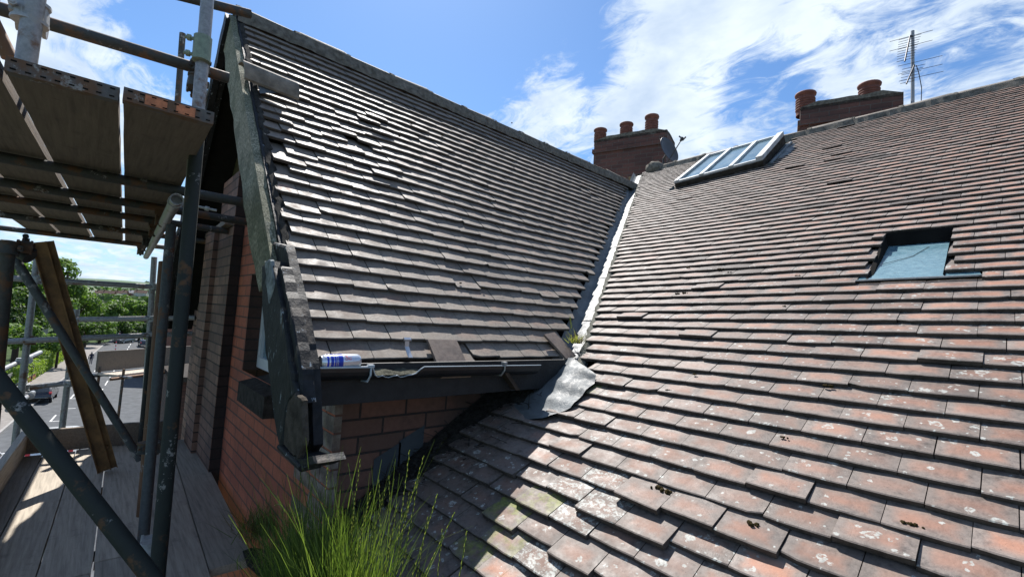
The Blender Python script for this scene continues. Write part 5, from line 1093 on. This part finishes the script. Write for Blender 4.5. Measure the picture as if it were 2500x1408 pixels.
# ---- pedestrian
def person(P, H, heading, top, legc, label):
    e = empty('person', P, label, 'person'); f = V((math.cos(heading), math.sin(heading), 0)); sd = V((-f.y, f.x, 0)); k = H / 1.75
    me = bpy.data.meshes.new('body'); vs = [V((0, 0, .95)), V((0, 0, 1.20)), V((0, 0, 1.43)), V((0, 0, 1.52)), V((0, 0, 1.62)), V((0, 0, 1.72))]; ed = [(0, 1), (1, 2), (2, 3), (3, 4), (4, 5)]; rad = [.15, .14, .15, .058, .095, .07]
    for s in (-1, 1):
        b = len(vs); st = .22 * s; vs += [sd * .10 * s + Z * .90, sd * .10 * s + f * (st * .5) + Z * .50, sd * .10 * s + f * st + Z * .09, sd * .10 * s + f * (st + .16) + Z * .04]; rad += [.095, .065, .045, .035]; ed += [(0, b), (b, b + 1), (b + 1, b + 2), (b + 2, b + 3)]
        b = len(vs); vs += [sd * .19 * s + Z * 1.40, sd * .25 * s - f * .06 * s + Z * 1.13, sd * .25 * s + f * (.10 - st) * .6 + Z * .88, sd * .25 * s + f * (.12 - st) * .6 + Z * .80]; rad += [.06, .045, .033, .03]; ed += [(2, b), (b, b + 1), (b + 1, b + 2), (b + 2, b + 3)]
    me.from_pydata([v * k for v in vs], ed, []); o = bpy.data.objects.new('body', me); col.objects.link(o); o.parent = e; me.materials.append(plain('dark_blue_clothes', top, .9, var=.15)); md = o.modifiers.new('skin', 'SKIN')
    for i, sv in enumerate(me.skin_vertices[0].data): sv.radius = (rad[i] * k, rad[i] * k); sv.use_root = i == 0
    sb = o.modifiers.new('sub', 'SUBSURF'); sb.levels = 1; sb.render_levels = 1
    m = MB(); m.blob(V((0, 0, 1.70)) * k, .105 * k, 2, 10, .05); h = m.build('hair', plain('pale_hat', (.45, .44, .42), .9)); h.parent = e
    m = MB(); c = V(sd * -.32 + Z * .78) * k; m.obox(c - f * .16, f * .32, sd * .10, Z * .26); m.path([c + Z * .26 - f * .08, c + Z * .42, c + Z * .26 + f * .08], .012, 5); b = m.build('shoulder_bag', plain('black_bag', (.02, .02, .025), .7)); b.parent = e; tag(b, None)
    return e
person(onz(221, 889, .10), 1.72, math.atan2(-rdir.y, -rdir.x), (.03, .035, .065), None, 'person in dark clothes and a pale hat walking on the left pavement with a bag')
# ---- cars
def car(P, heading, paint, label, kind='hatch', L=4.2, W=1.78, H=1.46, group=None):
    e = empty('parked_van' if kind == 'van' else 'parked_car', P, label, 'van' if kind == 'van' else 'car', group); e.rotation_euler = (0, 0, heading)
    PM_ = Mat('car_paint', paint, .22, .1, .6); PM_.b.inputs['Coat Weight'].default_value = .6
    if kind == 'van': pf = [(-.5, .32), (-.5, .97), (-.46, 1.0), (.20, 1.0), (.30, .95), (.42, .60), (.49, .50), (.5, .30)]; roof = (-.46, .22)
    else: pf = [(-.5, .34), (-.495, .60), (-.46, .68), (-.36, .95), (-.24, 1.0), (.05, 1.0), (.14, .94), (.27, .68), (.46, .58), (.5, .46), (.5, .28)]
    def xs(fr): return fr * L
    m = MB(); n = len(pf); NS = 8; R = []
    for j in range(NS + 1):
        y = lerp(-1, 1, j / NS)
        for x, z in pf:
            tum = max(0, z - .6) / .4 * .16; edge = 1 - .03 * abs(y) ** 6; R.append(V((xs(x) * (edge), y * W / 2 * (1 - tum), z * H * (1 - .02 * abs(y) ** 4))))
    m.add(R, [[j * n + i, j * n + i + 1, (j + 1) * n + i + 1, (j + 1) * n + i] for j in range(NS) for i in range(n - 1)], smooth=True)
    for j in (0, NS): m.add([R[j * n + i] for i in range(n)], [list(range(n)) if j else list(range(n))[::-1]])
    m.quad(*[V((xs(a), b * W / 2, .3 * H)) for a, b in ((-.5, -1), (.5, -1), (.5, 1), (-.5, 1))]); b = m.build('body', PM_.m); b.parent = e
    gm_ = plain('car_glass', (.02, .025, .03), .08, var=.1, spec=.8)
    def pane(name, pts): q = MB(); q.add(pts, [list(range(len(pts)))]); o = q.build(name, gm_); o.parent = e
    off = .012
    if kind != 'van':
        pane('rear_window', [V((xs(-.457) - off, -W * .40, .70 * H)), V((xs(-.457) - off, W * .40, .70 * H)), V((xs(-.372) - off, W * .37, .92 * H)), V((xs(-.372) - off, -W * .37, .92 * H))])
        pane('windscreen', [V((xs(.26) + off, -W * .42, .70 * H + off)), V((xs(.26) + off, W * .42, .70 * H + off)), V((xs(.145) + off, W * .37, .93 * H + off)), V((xs(.145) + off, -W * .37, .93 * H + off))])
    else: pane('windscreen', [V((xs(.41) + off, -W * .42, .62 * H + off)), V((xs(.41) + off, W * .42, .62 * H + off)), V((xs(.305) + off, W * .40, .93 * H + off)), V((xs(.305) + off, -W * .40, .93 * H + off))])
    for s in (-1, 1):
        w0 = W / 2 * (1 - .03) + .006; w1 = W / 2 * (1 - .15) + .008
        if kind != 'van':
            for xa, xb, xc, xd in ((-.40, -.10, -.10, -.33), (-.08, .22, .11, -.08)): pane('side_window', [V((xs(xa), s * w0, .68 * H)), V((xs(xb), s * w0, .68 * H)), V((xs(xc), s * w1, .92 * H)), V((xs(xd), s * w1, .92 * H))])
        else: pane('side_window', [V((xs(.14), s * w0, .64 * H)), V((xs(.37), s * w0, .64 * H)), V((xs(.28), s * w1, .9 * H)), V((xs(.14), s * w1, .9 * H))])
        for x in (-.31, .32):
            q = MB(); q.lathe(V((xs(x), s * (W / 2 - .10), .31)), V((0, s, 0)), [(.20, -.08), (.31, -.06), (.32, .03), (.30, .10), (.20, .11)], 20); o = q.build('wheel', plain('tyre_rubber', (.012, .012, .012), .85)); o.parent = e
            q = MB(); q.lathe(V((xs(x), s * (W / 2 - .10), .31)), V((0, s, 0)), [(.0, .105), (.06, .115), (.19, .10), (.205, .115)], 16); o2 = q.build('rim', COUP); o2.parent = o
        q = MB(); q.box(xs(-.5) - .012, s * W * .44 - .12, .60 * H, xs(-.48), s * W * .44 + .06, .72 * H); o = q.build('tail_light', CANR); o.parent = e
        q = MB(); q.box(xs(.47), s * W * .40 - .13, .46 * H, xs(.5) + .012, s * W * .40 + .10, .55 * H); o = q.build('headlight', WHITE); o.parent = e
    return e
hdg = math.atan2(rdir.y, rdir.x)
def on_road(s, t): return rp(s, t, -.02)
def gnd(u, v): P = onz(u, v, -.02); return P
car(gnd(96, 984) + V((-1.6, 0, 0)), hdg, (.012, .012, .016), 'shiny black hatchback parked by the left kerb below the scaffold', group='cars parked along the street')
car(V((-37.6, -.9, -.02)), hdg, (.78, .79, .80), 'white van whose roof shows just over the toe board', 'van', 4.9, 1.9, 1.95)
car(V((-36.2, -3.9, -.02)), hdg, (.75, .77, .78), 'white car at the lower left edge behind the sunlit toe board', group='cars parked along the street')
car(gnd(302, 837), hdg + 2.6, (.10, .10, .11), 'dark grey car turning at the road bend', group='cars parked along the street')
car(gnd(297, 822), hdg + .2, (.50, .52, .54), 'silver car parked under the far trees', group='cars parked along the street')
car(gnd(332, 818), hdg + 2.9, (.72, .73, .74), 'far white van parked beneath the trees', 'van', 4.8, 1.9, 1.9)
car(gnd(243, 824), hdg + .1, (.55, .56, .58), 'pale car partly hidden behind the lowest guard rail', group='cars parked along the street')
car(gnd(352, 846) , hdg + .1, (.02, .02, .022), 'black car parked on the right side of the road', group='cars parked along the street')
# ---- houses
ROOFT = plain('far_roof_tiles', (.11, .075, .06), .9, var=.3, scale=1.2); ROOFG = plain('far_grey_roof', (.17, .17, .18), .85, var=.2, scale=1.2); REND = plain('pale_render', (.46, .43, .38), .9, var=.12, scale=1); BRF = plain('far_brick', (.20, .10, .075), .9, var=.25, scale=2)
def cottage(P, w, dpt, h, rh, rot, wall, roof, label, group=None, nwin=3):
    e = empty('house', P, label, 'house', group); e.rotation_euler = (0, 0, rot); m = MB(); m.box(-w / 2, -dpt / 2, -.2, w / 2, dpt / 2, h); m.add([V((-w / 2, -dpt / 2, h)), V((-w / 2, dpt / 2, h)), V((-w / 2, 0, h + rh)), V((w / 2, -dpt / 2, h)), V((w / 2, dpt / 2, h)), V((w / 2, 0, h + rh))], [[0, 2, 1], [3, 4, 5]]); o = m.build('wall', wall); o.parent = e
    m = MB(); ov = .35; m.add([V((-w / 2 - ov, -dpt / 2 - ov, h - .15)), V((w / 2 + ov, -dpt / 2 - ov, h - .15)), V((w / 2 + ov, 0, h + rh + .1)), V((-w / 2 - ov, 0, h + rh + .1)), V((w / 2 + ov, dpt / 2 + ov, h - .15)), V((-w / 2 - ov, dpt / 2 + ov, h - .15))], [[0, 1, 2, 3], [3, 2, 4, 5]]); rf = m.build('roof', roof); rf.parent = e
    m = MB(); m.box(w * .28, -.45, h + rh * .5, w * .28 + .8, .45, h + rh + 1.1); c = m.build('chimney', BRF); c.parent = rf
    for sgn in (-1, 1):
        for fl in range(2 if h > 4 else 1):
            for i in range(nwin):
                x = -w / 2 + w * (i + .5) / nwin; z = 1.0 + fl * 2.6; m = MB(); m.box(x - .6, sgn * (dpt / 2 + .03) - .03, z, x + .6, sgn * (dpt / 2 + .03) + .03, z + 1.2); f_ = m.build('window', WHITE); f_.parent = e
                m = MB(); yy = sgn * (dpt / 2 + .065); m.quad(V((x - .5, yy, z + .1)), V((x + .5, yy, z + .1)), V((x + .5, yy, z + 1.1)), V((x - .5, yy, z + 1.1))); p = m.build('pane', GLASS); p.parent = f_
    m = MB(); m.box(-w / 2 + w * .5 / nwin + 1.0, -dpt / 2 - .06, 0, -w / 2 + w * .5 / nwin + 1.9, -dpt / 2 + .02, 2.05); o = m.build('door', VOID); o.parent = e
    return e
P = at_ground(22, 88); cottage(P + Z * 1.5, 10, 7, 5.2, 2.6, hdg + 1.2, REND, ROOFG, 'house with grey roof half hidden by the trees at the left edge')
rr = random.Random(8)
names = ['leftmost far terrace house below the hill', 'second far house from the left below the hill', 'third far house from the left below the hill', 'far house in the middle of the row below the hill', 'far house just right of the middle of the row', 'far house third from the right below the hill', 'far house second from the right below the hill', 'rightmost far house, nearest the grey uprights']
for i in range(8):
    u = 232 + i * 16; P = atd(u, 724 - .2 * i, 520 + rr.uniform(-30, 40)); cottage(V((P.x, P.y, P.z - 1.5)), 11, 8, 4.8, 3.0, hdg + 1.57 + rr.uniform(-.4, .4), REND if i % 2 else BRF, ROOFT if i % 3 else ROOFG, names[i], 'houses below the far hill', 2)
P = atd(413, 790, 60); cottage(V((P.x, P.y + 3.0, 0)), 9, 9, 7.0, 3.4, hdg, BRF, ROOFG, 'brick house with grey roof between the uprights and the gable wall')
# hedgerow trees on the hill crest
for i, (u, sz) in enumerate(((208, 7), (232, 6), (256, 8), (268, 5), (357, 6), (425, 7))):
    P = atd(u, 690, 1350); lb_ = ['far hilltop tree nearest the big tree', 'second small tree on the hill crest', 'tallest little tree on the hill crest', 'small round tree just right of the tallest crest tree', 'lone dot of a tree on the green hillside', 'far hilltop tree seen between the uprights'][i]
    tree(V((P.x, P.y, P.z - 10)), 10 + sz, sz * 1.6, lb_, 60 + i, LEAFD, 260, trunk=True, leafabs=3.0, group='trees on the hill crest')
w_ = MB(); rr = random.Random(12)
for i in range(9000):   # far wood across the valley
    u = rr.uniform(60, 470); d = rr.choice((rr.uniform(230, 420), rr.uniform(430, 500), rr.uniform(600, 820))); P = atd(u, 708, d); z = (0 if d < 425 else 2 if d < 520 else 12) + rr.uniform(0, 7); s = rr.uniform(1.5, 3.5); nr = V((.6 + rr.gauss(0, .4), rr.gauss(0, .5), .6 + rr.gauss(0, .3))).normalized(); a_ = nr.orthogonal().normalized(); b_ = nr.cross(a_); cc = rr.random(); p = V((P.x, P.y, z)); w_.add([p - a_ * s, p + b_ * s * .7, p + a_ * s, p - b_ * s * .7], [[0, 1, 2, 3]], c=(cc, cc, cc, 1))
tag(w_.build('woodland', LEAFD), 'dark belt of distant woodland below the green hill', 'woodland', kind='stuff')
# further wing of the building under the second scaffold bay
wg = empty('brick_wing', V((-11.9, 3, 0)), 'low brown brick wing beyond the gable, under the further scaffold bay', 'building')
yL = onx(430, 1000, -11.6).y; zT = onx(460, 900, -11.6).z
m = MB(); m.box(-19, yL, 0, -11.6, 9, min(zT, 8.3)); m.build('wall', BRICK_DARK, wg)
m = MB(); m.box(-19.2, yL - .12, min(zT, 8.3), -11.5, 9.2, min(zT, 8.3) + .10); m.build('roof', STONE, wg)
m = MB(); m.path([onx(470, 915, -11.55), onx(462, 985, -11.55), onx(468, 1060, -11.55)], .012, 6); m.tube(onx(470, 895, -11.5), onx(464, 960, -11.5), .03, 8); m.build('cable', VOID, wg)
